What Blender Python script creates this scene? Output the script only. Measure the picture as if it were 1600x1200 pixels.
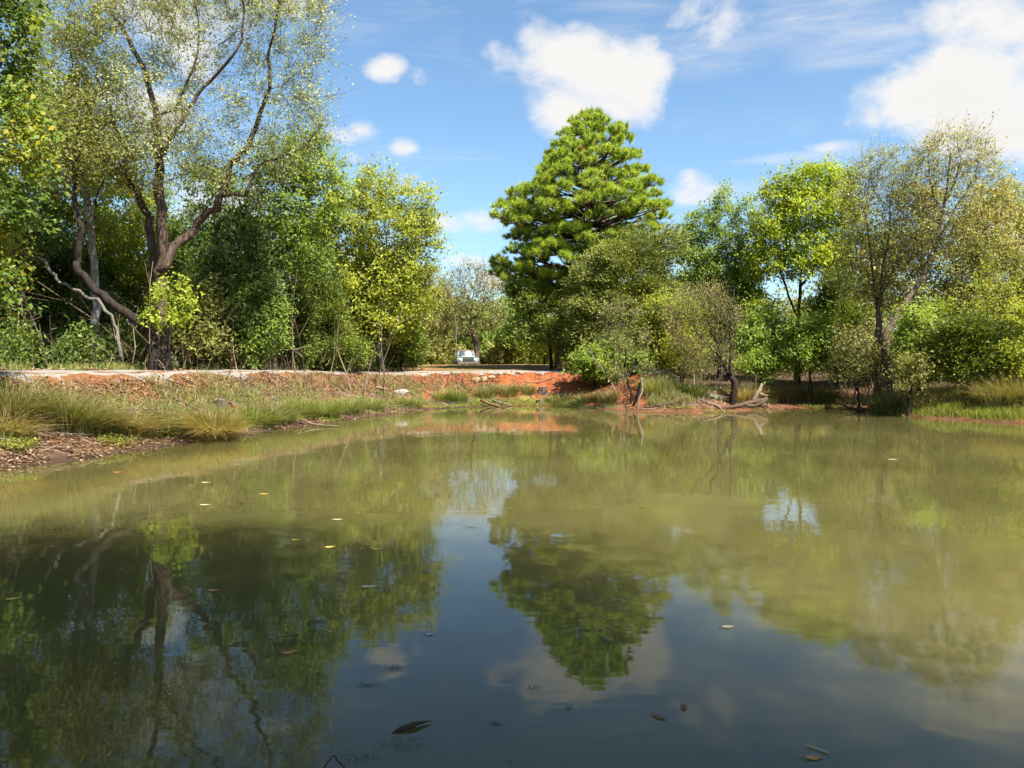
import bpy, bmesh, math
import numpy as np
from mathutils import Vector

for o in list(bpy.data.objects):
    bpy.data.objects.remove(o, do_unlink=True)
scene = bpy.context.scene
COL = scene.collection
R = math.radians

# ------------------------------------------------------------------ camera
F = 1232.0                      # focal length in photograph pixels (1600 wide)
EYE = 2.0                       # eye height above the pond
HOR = 570.0                     # row of the horizon
cam_d = bpy.data.cameras.new('camera')
cam = bpy.data.objects.new('camera', cam_d)
COL.objects.link(cam)
cam.location = (0, 0, EYE)
cam.rotation_euler = (R(90), 0, 0)
cam_d.sensor_width = 36.0
cam_d.lens = 36.0 * F / 1600.0
cam_d.shift_y = -30.0 / 1600.0
cam_d.clip_start = 0.05
cam_d.clip_end = 3000
scene.camera = cam

# ------------------------------------------------------------------ light
SUN_EL, SUN_AZ = 54.0, 46.0     # azimuth: measured from straight behind the camera towards its right
sdir = Vector((math.cos(R(SUN_EL)) * math.sin(R(SUN_AZ)), -math.cos(R(SUN_EL)) * math.cos(R(SUN_AZ)), math.sin(R(SUN_EL))))
sun_d = bpy.data.lights.new('sun', 'SUN')
sun_d.energy = 5.0
sun_d.angle = R(0.53)
sun_d.color = (1.0, 0.95, 0.86)
sun = bpy.data.objects.new('sun', sun_d)
COL.objects.link(sun)
sun.rotation_euler = sdir.to_track_quat('Z', 'Y').to_euler()
sun.location = (0, 0, 60)

scene.view_settings.view_transform = 'Standard'
scene.view_settings.look = 'None'
scene.view_settings.gamma = 1.0
scene.view_settings.use_curve_mapping = False
scene.view_settings.exposure = 1.66
cy = scene.cycles
cy.max_bounces = 6
cy.diffuse_bounces = 4
cy.glossy_bounces = 3
cy.transmission_bounces = 3
cy.transparent_max_bounces = 4
cy.caustics_reflective = False
cy.caustics_refractive = False
cy.use_denoising = True
cy.sample_clamp_indirect = 6.0

# ------------------------------------------------------------------ sky
world = bpy.data.worlds.new('World')
scene.world = world
world.use_nodes = True
NT = world.node_tree
for n in list(NT.nodes):
    NT.nodes.remove(n)

def wn(t, **kw):
    n = NT.nodes.new(t)
    for k, v in kw.items():
        setattr(n, k, v)
    return n

def wmath(op, a, b=None, c=None, clamp=False):
    n = NT.nodes.new('ShaderNodeMath')
    n.operation = op
    n.use_clamp = clamp
    for i, v in enumerate((a, b, c)):
        if v is None:
            continue
        if isinstance(v, (int, float)):
            n.inputs[i].default_value = v
        else:
            NT.links.new(v, n.inputs[i])
    return n.outputs[0]

out = wn('ShaderNodeOutputWorld')
bg = wn('ShaderNodeBackground')
NT.links.new(bg.outputs[0], out.inputs[0])
sky = wn('ShaderNodeTexSky', sky_type='NISHITA')
sky.sun_disc = False
sky.sun_elevation = R(SUN_EL)
sky.sun_rotation = math.atan2(sdir.x, sdir.y)
sky.altitude = 200
sky.air_density = 1.0
sky.dust_density = 1.0
sky.ozone_density = 1.6
SKY_K = 0.064
tc = wn('ShaderNodeTexCoord')
sep = wn('ShaderNodeSeparateXYZ')
NT.links.new(tc.outputs['Generated'], sep.inputs[0])
az = wmath('ARCTAN2', sep.outputs[0], sep.outputs[1])
el = wmath('ARCSINE', sep.outputs[2])

def sky_noise(scale, detail, rough, off, squash=2.2, dist=0.0):
    mp = wn('ShaderNodeMapping')
    mp.inputs['Location'].default_value = off
    mp.inputs['Scale'].default_value = (1, 1, squash)
    NT.links.new(tc.outputs['Generated'], mp.inputs[0])
    nz = wn('ShaderNodeTexNoise')
    nz.inputs['Scale'].default_value = scale
    nz.inputs['Detail'].default_value = detail
    nz.inputs['Roughness'].default_value = rough
    nz.inputs['Distortion'].default_value = dist
    NT.links.new(mp.outputs[0], nz.inputs['Vector'])
    return nz.outputs['Fac']

def px_ang(px, py):
    a = math.atan((px - 800) / F)
    return a, math.atan((HOR - py) / F * math.cos(a))

# (px, py, half width px, half height px, strength) puffs of cumulus seen over the pond
puffs = [(870, 95, 70, 50, 1), (905, 110, 80, 55, 1), (960, 120, 75, 50, 1), (1000, 115, 50, 40, .9), (870, 165, 50, 45, .9), (1000, 165, 45, 35, .8), (835, 60, 35, 35, .7), (785, 90, 40, 22, .62), (900, 190, 50, 30, .7),
         (1500, 150, 130, 60, 1), (1580, 110, 130, 70, 1), (1600, 190, 150, 50, 1), (1440, 165, 80, 30, .8), (1560, 10, 130, 40, .9), (1650, 60, 120, 80, 1), (1365, 178, 40, 20, .7),
         (1120, 15, 60, 40, .62), (1110, 60, 50, 25, .45),
         (545, 212, 52, 17, .85), (565, 205, 32, 17, .9), (605, 108, 34, 20, .85), (655, 120, 22, 14, .7), (628, 230, 28, 16, .85), (552, 247, 24, 12, .75), (745, 347, 70, 20, .85), (700, 350, 60, 14, .75), (640, 280, 30, 14, .6), (728, 408, 40, 12, .7), (790, 440, 60, 20, .75),
         (1086, 295, 42, 26, .95), (1075, 280, 24, 17, .9), (1310, 230, 50, 13, .6), (1598, 370, 40, 50, .9),
         (250, 20, 70, 45, .9), (300, 60, 50, 50, .8), (350, 30, 60, 45, .7), (440, 10, 50, 20, .7), (230, 180, 60, 40, .85), (110, 160, 50, 40, .85), (280, 310, 60, 40, .8), (360, 330, 50, 30, .7)]
rg = np.random.default_rng(5)
angs = []
for (px, py, hw, hh, s) in puffs:
    a, e = px_ang(px, py)
    angs.append((a, e, hw / F, hh / F, s))
field = None
comb = wn('ShaderNodeCombineXYZ')
NT.links.new(az, comb.inputs[0])
NT.links.new(el, comb.inputs[1])
for (a, e, sa, se, s) in angs:
    va = wn('ShaderNodeVectorMath', operation='MULTIPLY_ADD')
    NT.links.new(comb.outputs[0], va.inputs[0])
    va.inputs[1].default_value = (1 / (1.32 * sa), 1 / (1.32 * se), 0)
    va.inputs[2].default_value = (-a / (1.32 * sa), -e / (1.32 * se), 0)
    vd = wn('ShaderNodeVectorMath', operation='DOT_PRODUCT')
    NT.links.new(va.outputs[0], vd.inputs[0])
    NT.links.new(va.outputs[0], vd.inputs[1])
    m = wmath('MULTIPLY_ADD', vd.outputs['Value'], -s, s)
    field = m if field is None else wmath('SMOOTH_MAX', field, m, 0.25)
# the rest of the sky carries the same broken cumulus
nb_ = sky_noise(2.6, 2, .5, (8, 2, 5), 2.0)
away = wn('ShaderNodeMapRange', interpolation_type='SMOOTHSTEP')
away.inputs[1].default_value = 0.66
away.inputs[2].default_value = 0.80
NT.links.new(wmath('MAXIMUM', wmath('ABSOLUTE', az), wmath('MULTIPLY', el, 1.5)), away.inputs[0])
gen = wmath('MULTIPLY_ADD', away.outputs[0], 2.0, wmath('MULTIPLY_ADD', nb_, 7.0, -6.1))
gen = wmath('MINIMUM', gen, 0.9)
field = wmath('MAXIMUM', field, gen)
field = wmath('MAXIMUM', field, -1.0)
n1 = sky_noise(9, 8, .58, (3, 1, 7), 1.6, .3)
n2 = sky_noise(26, 5, .6, (1, 4, 2), 1.5)
nn = wmath('ADD', wmath('MULTIPLY', wmath('SUBTRACT', n1, .5), 1.8), wmath('MULTIPLY', wmath('SUBTRACT', n2, .5), .8))
tot = wmath('ADD', field, nn)
mr = wn('ShaderNodeMapRange', interpolation_type='SMOOTHSTEP')
mr.inputs[1].default_value = 0.18
mr.inputs[2].default_value = 0.95
NT.links.new(tot, mr.inputs[0])
cum = mr.outputs[0]
# thin streaks of cirrus
ci_map = wn('ShaderNodeMapping')
ci_map.inputs['Rotation'].default_value = (0, R(18), R(14))
ci_map.inputs['Scale'].default_value = (1.0, 1.0, 5.5)
NT.links.new(tc.outputs['Generated'], ci_map.inputs[0])
ci = wn('ShaderNodeTexNoise')
ci.inputs['Scale'].default_value = 5.0
ci.inputs['Detail'].default_value = 9
ci.inputs['Roughness'].default_value = .62
ci.inputs['Distortion'].default_value = .6
NT.links.new(ci_map.outputs[0], ci.inputs['Vector'])
cm = wn('ShaderNodeMapRange', interpolation_type='SMOOTHSTEP')
cm.inputs[1].default_value = 0.52
cm.inputs[2].default_value = 0.80
NT.links.new(ci.outputs['Fac'], cm.inputs[0])
cirrus_base = wmath('MULTIPLY', cm.outputs[0], 0.25)
band = None
for (px, py, hw, hh) in [(1260, 30, 130, 40), (1340, 70, 90, 35), (1090, 70, 120, 40), (1260, 245, 90, 8), (960, 40, 100, 30)]:
    a, e = px_ang(px, py)
    u = wmath('MULTIPLY', wmath('SUBTRACT', az, a), F / (1.3 * hw))
    v = wmath('MULTIPLY', wmath('SUBTRACT', el, e), F / (1.3 * hh))
    m = wmath('SUBTRACT', 1.0, wmath('ADD', wmath('MULTIPLY', u, u), wmath('MULTIPLY', v, v)))
    band = m if band is None else wmath('MAXIMUM', band, m)
band = wmath('MAXIMUM', band, 0.0)
cb = wn('ShaderNodeMapRange', interpolation_type='SMOOTHSTEP')
cb.inputs[1].default_value = 0.30
cb.inputs[2].default_value = 0.72
NT.links.new(ci.outputs['Fac'], cb.inputs[0])
cirrus = wmath('ADD', cirrus_base, wmath('MULTIPLY', wmath('MULTIPLY', cb.outputs[0], band), .6), clamp=True)
alpha = wmath('MAXIMUM', cum, cirrus)
skyk = wn('ShaderNodeMix', data_type='RGBA', blend_type='MULTIPLY')
skyk.inputs[0].default_value = 1.0
NT.links.new(sky.outputs[0], skyk.inputs[6])
skyk.inputs[7].default_value = (SKY_K * 0.90, SKY_K * 1.05, SKY_K * 1.08, 1)
# cloud colour: bright tops, slightly grey thick middles
thick = wn('ShaderNodeMapRange')
thick.inputs[1].default_value = 0.6
thick.inputs[2].default_value = 2.4
NT.links.new(tot, thick.inputs[0])
cc = wn('ShaderNodeMix', data_type='RGBA')
NT.links.new(thick.outputs[0], cc.inputs[0])
cc.inputs[6].default_value = (0.312, 0.306, 0.299, 1)
cc.inputs[7].default_value = (0.258, 0.252, 0.247, 1)
mixc = wn('ShaderNodeMix', data_type='RGBA')
NT.links.new(alpha, mixc.inputs[0])
NT.links.new(skyk.outputs[2], mixc.inputs[6])
NT.links.new(cc.outputs[2], mixc.inputs[7])
NT.links.new(mixc.outputs[2], bg.inputs[0])
bg.inputs[1].default_value = 1.0
world.cycles.sampling_method = 'MANUAL'
world.cycles.sample_map_resolution = 512

# ------------------------------------------------------------------ helpers
def W(px, D, py=None, z=None):
    """world point at photograph column px, distance D; height from row py or z"""
    x = (px - 800) / F * D
    if z is None:
        z = EYE + (HOR - py) / F * D
    return np.array([x, D, z])

def mkmesh(name, V, quads=None, tris=None, tint=None, mat=None, smooth=False, mats=None, midx=None):
    V = np.asarray(V, dtype=np.float32)
    me = bpy.data.meshes.new(name)
    q = np.zeros((0, 4), np.int32) if quads is None else np.asarray(quads, np.int32).reshape(-1, 4)
    t = np.zeros((0, 3), np.int32) if tris is None else np.asarray(tris, np.int32).reshape(-1, 3)
    me.vertices.add(len(V))
    me.vertices.foreach_set('co', V.ravel())
    me.loops.add(q.size + t.size)
    me.loops.foreach_set('vertex_index', np.concatenate([q.ravel(), t.ravel()]))
    nf = len(q) + len(t)
    me.polygons.add(nf)
    ls = np.concatenate([np.arange(len(q)) * 4, q.size + np.arange(len(t)) * 3]).astype(np.int32)
    me.polygons.foreach_set('loop_start', ls)
    if smooth:
        me.polygons.foreach_set('use_smooth', np.ones(nf, bool))
    if tint is not None:
        a = me.attributes.new('tint', 'FLOAT', 'FACE')
        a.data.foreach_set('value', np.asarray(tint, np.float32))
    for m in (mats or [mat]):
        if m is not None:
            me.materials.append(m)
    if midx is not None:
        me.polygons.foreach_set('material_index', np.asarray(midx, np.int32))
    me.update(calc_edges=True)
    return me

def link(name, me, parent=None, loc=None):
    o = bpy.data.objects.new(name, me)
    COL.objects.link(o)
    if parent is not None:
        o.parent = parent
    if loc is not None:
        o.location = loc
    return o

def tag(o, label=None, cat=None, group=None, kind=None):
    if label: o['label'] = label
    if cat: o['category'] = cat
    if group: o['group'] = group
    if kind: o['kind'] = kind
    return o

def thing(name, loc, label, cat, group=None):
    o = link(name, None, loc=tuple(float(v) for v in loc))
    return tag(o, label, cat, group)

def norm(v):
    return v / np.maximum(np.linalg.norm(v, axis=-1, keepdims=True), 1e-9)

def catmull(P, n):
    P = np.asarray(P, float)
    Q = np.vstack([2 * P[0] - P[1], P, 2 * P[-1] - P[-2]])
    res = []
    for i in range(len(P) - 1):
        p0, p1, p2, p3 = Q[i:i + 4]
        for t in np.linspace(0, 1, n, endpoint=False):
            res.append(.5 * ((2 * p1) + (-p0 + p2) * t + (2 * p0 - 5 * p1 + 4 * p2 - p3) * t * t + (-p0 + 3 * p1 - 3 * p2 + p3) * t ** 3))
    res.append(P[-1])
    return np.array(res)

def tubes(paths, sides, cap=True, rough=0.0, rs=None):
    """paths: list of (points, radii) -> V, quads, tris"""
    VV, QQ, TT = [], [], []
    off = 0
    ang = np.linspace(0, 2 * np.pi, sides, endpoint=False)
    ca, sa = np.cos(ang), np.sin(ang)
    for pts, rad in paths:
        pts = np.asarray(pts, float)
        k = len(pts)
        t = np.gradient(pts, axis=0)
        t = norm(t)
        md = np.abs(pts[-1] - pts[0])
        ref = np.zeros(3)
        ref[int(np.argmin(md))] = 1.0
        a = norm(np.cross(t, ref))
        b = np.cross(t, a)
        rr = np.asarray(rad, float)[:, None]
        if rough and rs is not None:
            rr = rr * (1 + rough * rs.normal(size=(k, sides)))
        ring = pts[:, None, :] + rr[..., None] * (ca[None, :, None] * a[:, None, :] + sa[None, :, None] * b[:, None, :])
        VV.append(ring.reshape(-1, 3))
        i = np.arange(k - 1)[:, None] * sides
        j = np.arange(sides)[None, :]
        j2 = (j + 1) % sides
        q = np.stack([i + j, i + j2, i + sides + j2, i + sides + j], -1).reshape(-1, 4) + off
        QQ.append(q)
        n = k * sides
        if cap:
            VV.append(pts[-1:] + t[-1:] * float(rad[-1]) * .3)
            jj = np.arange(sides)
            TT.append(np.stack([off + (k - 1) * sides + jj, off + (k - 1) * sides + (jj + 1) % sides, np.full(sides, off + n)], -1))
            VV.append(pts[:1])
            TT.append(np.stack([off + (jj + 1) % sides, off + jj, np.full(sides, off + n + 1)], -1))
            n += 2
        off += n
    V = np.vstack(VV)
    return V, np.vstack(QQ), (np.vstack(TT) if TT else None)

def prisms(A, B, ra, rb):
    """thin three-sided twigs from A to B"""
    A = np.asarray(A); B = np.asarray(B)
    n = len(A)
    t = norm(B - A)
    ref = np.where(np.abs(t[:, 2:3]) > .8, np.array([[1., 0, 0]]), np.array([[0., 0, 1]]))
    a = norm(np.cross(t, ref))
    b = np.cross(t, a)
    rings = []
    for (P, r) in ((A, ra), (B, rb)):
        for k in range(3):
            an = 2 * np.pi * k / 3
            rings.append(P + np.reshape(r, (-1, 1)) * (math.cos(an) * a + math.sin(an) * b))
    V = np.stack(rings, 1).reshape(-1, 3)
    o = np.arange(n)[:, None] * 6
    Q = np.concatenate([o + np.array([[0, 1, 4, 3]]), o + np.array([[1, 2, 5, 4]]), o + np.array([[2, 0, 3, 5]])], 0)
    return V, Q

def rdir(rs, n):
    return norm(rs.normal(size=(n, 3)))

def leaf_tris(P, d, nrm, l, w):
    s = norm(np.cross(nrm, d))
    l = np.reshape(l, (-1, 1)); w = np.reshape(w, (-1, 1))
    V = np.stack([P + d * l * .25 - s * w * .55, P + d * l * .35 + s * w * .5, P + d * l], 1).reshape(-1, 3)
    return V, np.arange(len(P) * 3).reshape(-1, 3)

def leaf_quads(P, d, nrm, l, w):
    s = norm(np.cross(nrm, d))
    l = np.reshape(l, (-1, 1)); w = np.reshape(w, (-1, 1))
    V = np.stack([P, P + d * l * .45 + s * w * .5, P + d * l, P + d * l * .45 - s * w * .5], 1).reshape(-1, 3)
    Q = np.arange(len(P) * 4).reshape(-1, 4)
    return V, Q

SUNV = np.array([sdir.x, sdir.y, sdir.z])

class Bag:
    def __init__(s):
        s.V, s.Q, s.T, s.qt, s.tt, s.n = [], [], [], [], [], 0
    def add(s, V, Q=None, T=None, tint=0.5):
        s.V.append(V)
        if Q is not None and len(Q):
            s.Q.append(np.asarray(Q) + s.n)
            s.qt.append(np.broadcast_to(np.asarray(tint, float), (len(Q),)) if np.ndim(tint) == 0 or len(np.atleast_1d(tint)) == len(Q) else np.full(len(Q), .5))
        if T is not None and len(T):
            s.T.append(np.asarray(T) + s.n)
            s.tt.append(np.broadcast_to(np.asarray(tint, float), (len(T),)) if np.ndim(tint) == 0 or len(np.atleast_1d(tint)) == len(T) else np.full(len(T), .5))
        s.n += len(V)
    def mesh(s, name, mat, smooth=False):
        return mkmesh(name, np.vstack(s.V), np.vstack(s.Q) if s.Q else None, np.vstack(s.T) if s.T else None,
                      np.concatenate(s.qt + s.tt), mat, smooth)

# ------------------------------------------------------------------ materials
def newmat(name):
    m = bpy.data.materials.new(name)
    m.use_nodes = True
    nt = m.node_tree
    for n in list(nt.nodes):
        nt.nodes.remove(n)
    o = nt.nodes.new('ShaderNodeOutputMaterial')
    return m, nt, o

def ramp(nt, fac, stops):
    r = nt.nodes.new('ShaderNodeValToRGB')
    e = r.color_ramp.elements
    while len(e) < len(stops):
        e.new(0.5)
    for i, (p, c) in enumerate(stops):
        e[i].position = p
        e[i].color = (c[0], c[1], c[2], 1)
    nt.links.new(fac, r.inputs[0])
    return r.outputs[0]

def leaf_mat(name, stops, trans=0.38, gloss=0.012, tboost=(1.3, 1.2, .5), gain=1.42):
    m, nt, o = newmat(name)
    at = nt.nodes.new('ShaderNodeAttribute')
    at.attribute_name = 'tint'
    stops = [(p_, tuple(v_ * gain for v_ in c_)) for p_, c_ in stops]
    c = ramp(nt, at.outputs['Fac'], stops)
    df = nt.nodes.new('ShaderNodeBsdfDiffuse')
    nt.links.new(c, df.inputs[0])
    tr = nt.nodes.new('ShaderNodeBsdfTranslucent')
    mx = nt.nodes.new('ShaderNodeMix')
    mx.data_type = 'RGBA'
    mx.blend_type = 'MULTIPLY'
    mx.inputs[0].default_value = 1
    nt.links.new(c, mx.inputs[6])
    mx.inputs[7].default_value = (*tboost, 1)
    nt.links.new(mx.outputs[2], tr.inputs[0])
    a = nt.nodes.new('ShaderNodeMixShader')
    a.inputs[0].default_value = trans
    nt.links.new(df.outputs[0], a.inputs[1])
    nt.links.new(tr.outputs[0], a.inputs[2])
    g = nt.nodes.new('ShaderNodeBsdfGlossy')
    g.inputs['Roughness'].default_value = .55
    g.inputs[0].default_value = (.9, .95, .9, 1)
    b = nt.nodes.new('ShaderNodeMixShader')
    b.inputs[0].default_value = gloss
    nt.links.new(a.outputs[0], b.inputs[1])
    nt.links.new(g.outputs[0], b.inputs[2])
    nt.links.new(b.outputs[0], o.inputs[0])
    return m

def noise_node(nt, scale, detail=5, rough=.6, vec=None, sc=(1, 1, 1)):
    tcn = nt.nodes.new('ShaderNodeTexCoord')
    mp = nt.nodes.new('ShaderNodeMapping')
    mp.inputs['Scale'].default_value = sc
    nt.links.new(tcn.outputs['Object'], mp.inputs[0])
    nz = nt.nodes.new('ShaderNodeTexNoise')
    nz.inputs['Scale'].default_value = scale
    nz.inputs['Detail'].default_value = detail
    nz.inputs['Roughness'].default_value = rough
    nt.links.new(mp.outputs[0], nz.inputs['Vector'])
    return nz.outputs['Fac']

def bark_mat(name, c1, c2, scale=9, stretch=.22, bump=1.0, spots=None):
    m, nt, o = newmat(name)
    bs = nt.nodes.new('ShaderNodeBsdfPrincipled')
    f = noise_node(nt, scale, 6, .65, sc=(1, 1, stretch))
    st = [(.3, c1), (.7, c2)]
    if spots:
        st = [(.30, c1), (.44, c2), (.52, c2), (.58, spots), (.8, spots)]
    nt.links.new(ramp(nt, f, st), bs.inputs['Base Color'])
    bs.inputs['Roughness'].default_value = .9
    bs.inputs['Specular IOR Level'].default_value = .2
    bp = nt.nodes.new('ShaderNodeBump')
    bp.inputs['Strength'].default_value = bump
    bp.inputs['Distance'].default_value = .12
    nt.links.new(f, bp.inputs['Height'])
    nt.links.new(bp.outputs[0], bs.inputs['Normal'])
    nt.links.new(bs.outputs[0], o.inputs[0])
    return m

def plain_mat(name, col, rough=.6, metal=0.0, noise=.25, nscale=12, spec=.4, coat=0.0):
    m, nt, o = newmat(name)
    bs = nt.nodes.new('ShaderNodeBsdfPrincipled')
    f = noise_node(nt, nscale, 5, .6)
    lo = tuple(max(0, c * (1 - noise)) for c in col)
    hi = tuple(c * (1 + noise) for c in col)
    nt.links.new(ramp(nt, f, [(.3, lo), (.7, hi)]), bs.inputs['Base Color'])
    bs.inputs['Roughness'].default_value = rough
    bs.inputs['Metallic'].default_value = metal
    bs.inputs['Specular IOR Level'].default_value = spec
    bs.inputs['Coat Weight'].default_value = coat
    nt.links.new(bs.outputs[0], o.inputs[0])
    return m

def tint_mat(name, stops, rough=.85, spec=.2):
    m, nt, o = newmat(name)
    bs = nt.nodes.new('ShaderNodeBsdfPrincipled')
    at = nt.nodes.new('ShaderNodeAttribute')
    at.attribute_name = 'tint'
    nt.links.new(ramp(nt, at.outputs['Fac'], stops), bs.inputs['Base Color'])
    bs.inputs['Roughness'].default_value = rough
    bs.inputs['Specular IOR Level'].default_value = spec
    nt.links.new(bs.outputs[0], o.inputs[0])
    return m

YEL = (.30, .22, .02)
PAL = {
    'birch': leaf_mat('birch_leaf', [(0, (.13, .145, .045)), (.45, (.20, .22, .075)), (.85, (.28, .29, .12)), (1, (.34, .27, .05))], .45, .03),
    'rust_birch': leaf_mat('autumn_birch_leaf', [(0, (.13, .13, .035)), (.5, (.20, .205, .055)), (.85, (.27, .25, .075)), (1, (.32, .20, .05))], .42, .03),
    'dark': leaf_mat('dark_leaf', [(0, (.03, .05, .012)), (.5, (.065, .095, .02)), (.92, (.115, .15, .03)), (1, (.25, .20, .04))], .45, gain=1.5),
    'mid': leaf_mat('mid_green_leaf', [(0, (.075, .11, .02)), (.5, (.13, .19, .032)), (1, (.20, .27, .045))], .44),
    'fresh': leaf_mat('fresh_green_leaf', [(0, (.085, .125, .018)), (.5, (.15, .215, .03)), (.85, (.22, .285, .04)), (1, (.30, .30, .05))], .44, gain=1.2),
    'yellowgreen': leaf_mat('yellow_green_leaf', [(0, (.14, .16, .018)), (.5, (.23, .265, .028)), (.9, (.32, .34, .04)), (1, (.38, .31, .04))], .45, gain=1.22),
    'lime': leaf_mat('lime_leaf', [(0, (.15, .19, .018)), (.5, (.25, .31, .026)), (1, (.36, .41, .04))], .45, gain=1.2),
    'gold': leaf_mat('golden_leaf', [(0, (.20, .21, .02)), (.5, (.33, .33, .026)), (1, (.44, .40, .04))], .45, gain=1.15),
    'olive': leaf_mat('olive_leaf', [(0, (.08, .085, .02)), (.5, (.14, .145, .034)), (1, (.20, .19, .05))], .42),
    'brown': leaf_mat('brown_olive_leaf', [(0, (.11, .105, .03)), (.5, (.18, .175, .05)), (1, (.25, .225, .075))], .4),
    'cedar': leaf_mat('cedar_spray', [(0, (.05, .07, .014)), (.5, (.10, .13, .022)), (1, (.165, .19, .034))], .3, .015),
    'olivecedar': leaf_mat('olive_cedar_spray', [(0, (.07, .085, .018)), (.5, (.125, .145, .03)), (1, (.19, .205, .042))], .3, .015),
    'pine': leaf_mat('pine_needle', [(0, (.10, .14, .018)), (.5, (.19, .25, .028)), (.96, (.28, .34, .036)), (1, (.22, .12, .04))], .42, .02, gain=1.55),
    'darkpine': leaf_mat('dark_pine_needle', [(0, (.035, .052, .02)), (.5, (.065, .09, .028)), (1, (.105, .135, .04))], .25, .015),
    'grass': leaf_mat('grass_blade', [(0, (.11, .15, .028)), (.5, (.18, .23, .045)), (.75, (.27, .27, .075)), (1, (.40, .32, .15))], .4, .02, gain=.95),
    'sedge': leaf_mat('sedge_blade', [(0, (.085, .11, .028)), (.45, (.16, .185, .045)), (.75, (.27, .225, .085)), (1, (.42, .31, .16))], .35, .02, gain=.95),
    'straw': leaf_mat('dry_straw_blade', [(0, (.20, .17, .05)), (.5, (.32, .25, .09)), (1, (.46, .36, .17))], .35, .02, gain=.95),
    'weed': leaf_mat('green_weed_leaf', [(0, (.12, .15, .024)), (.6, (.22, .25, .042)), (1, (.32, .32, .07))], .4, .012, gain=.95),
    'edge': leaf_mat('broad_leaf', [(0, (.04, .075, .014)), (.4, (.085, .14, .022)), (.7, (.17, .20, .026)), (1, (.34, .27, .03))], .5),
    'litter': leaf_mat('dry_fallen_leaf', [(0, (.11, .055, .025)), (.4, (.26, .145, .07)), (.75, (.42, .26, .135)), (1, (.58, .44, .30))], .15, .02, (1, .9, .7), gain=.62),
}
BARK = {
    'brown': bark_mat('brown_bark', (0.031, 0.020, 0.014), (0.129, 0.092, 0.065)),
    'red': bark_mat('reddish_bark', (.022, .014, .010), (.15, .10, .072)),
    'dark': bark_mat('dark_bark', (.012, .009, .007), (.045, .033, .025)),
    'tan': bark_mat('tan_birch_bark', (.06, .04, .03), (.24, .17, .125)),
    'grey': bark_mat('grey_bark', (0.088, 0.078, 0.065), (0.204, 0.184, 0.153)),
    'white': bark_mat('white_sycamore_bark', (.09, .075, .055), (.20, .175, .14), 5, .5, .6, (.46, .43, .38)),
    'pine': bark_mat('pine_bark', (0.051, 0.033, 0.023), (0.129, 0.085, 0.058), 7, .4),
    'twig': bark_mat('twig_bark', (0.068, 0.051, 0.041), (0.150, 0.112, 0.088), 14),
    'drift': bark_mat('driftwood', (.10, .072, .05), (.27, .21, .155), 12, .4, .6),
    'drift_dark': bark_mat('wet_driftwood', (0.041, 0.024, 0.016), (0.136, 0.085, 0.054), 12, .4, .8),
    'drift_red': bark_mat('rotten_red_wood', (0.082, 0.041, 0.024), (0.204, 0.109, 0.065), 12, .4, .6),
}
BARK['drift_red'] = BARK['drift_red']

# ------------------------------------------------------------------ terrain
# shoreline stations: (px, row of the water's edge) -> point; profile heights at the distances KN from the shore
KN = np.array([0, .7, 1.5, 3.0, 4.0, 4.6, 7.0, 9.0, 14.0, 22.0, 40.0])
def S(px, py, prof):
    D = F * EYE / (py - HOR)
    return (np.array([(px - 800) / F * D, D]), prof)
def Pn(x, y, prof):
    return (np.array([x, y]), prof)
dam = [0, .10, .30, .78, 1.45, 1.80, 1.84, 1.80, 1.75, 1.8, 1.9]
dam2 = [0, .10, .28, .85, 1.50, 1.74, 1.78, 1.76, 1.75, 1.8, 1.9]
dam3 = [0, .08, .24, .80, 1.42, 1.57, 1.63, 1.66, 1.78, 1.97, 1.0]
red = [0, .09, .28, .92, 1.48, 1.62, 1.72, 1.78, 1.92, 2.04, 1.0]
red2 = [0, .10, .32, 1.0, 1.60, 1.80, 1.92, 1.98, 2.02, 2.1, 2.0]
shade = [0, .10, .28, .72, 1.10, 1.30, 1.62, 1.75, 1.85, 2.0, 2.0]
flat = [0, .07, .16, .42, .62, .72, 1.05, 1.25, 1.5, 1.8, 2.0]
mound = [0, .16, .30, .52, .66, .74, .98, 1.15, 1.4, 1.8, 2.0]
near = [0, .10, .22, .42, .5, .55, .7, .8, 1.0, 1.2, 1.5]
ST = [S(0, 736, dam), S(200, 707, dam), S(400, 677, dam), S(520, 660, dam2), S(620, 646, dam2), S(720, 637, dam3), S(830, 634.5, red), S(900, 637, red), S(955, 641, red2),
      S(1010, 644, shade), S(1100, 645.5, shade), S(1200, 641, flat), S(1290, 638.5, flat), S(1360, 644, flat), S(1420, 652, mound), S(1500, 657, mound), S(1600, 663, mound), Pn(21.0, 21.0, mound),
      Pn(23, 14, near), Pn(21, 7, near), Pn(14, 3.2, near), Pn(6, 2.6, near), Pn(0, 2.3, near), Pn(-6, 2.8, near), Pn(-10.5, 6, near), Pn(-11.5, 10.5, dam)]
ctrl = np.array([s[0] for s in ST])
prof = np.array([s[1] for s in ST])
closed = np.vstack([ctrl, ctrl[:1]])
NSEG = 16
shore, sprof = [], []
Q4 = np.vstack([ctrl[-1:], ctrl, ctrl[:2]])
for i in range(len(ctrl)):
    p0, p1, p2, p3 = Q4[i:i + 4]
    for t in np.arange(NSEG) / NSEG:
        shore.append(.5 * ((2 * p1) + (-p0 + p2) * t + (2 * p0 - 5 * p1 + 4 * p2 - p3) * t * t + (-p0 + 3 * p1 - 3 * p2 + p3) * t ** 3))
        sprof.append(prof[i] * (1 - t) + prof[(i + 1) % len(ctrl)] * t)
shore = np.array(shore); sprof = np.array(sprof)
wob = np.sin(np.arange(len(shore)) * .9) * .05 + np.sin(np.arange(len(shore)) * .37 + 1) * .10 + np.sin(np.arange(len(shore)) * 2.3) * .03
tan_s = norm(np.roll(shore, -1, 0) - np.roll(shore, 1, 0))
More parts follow.
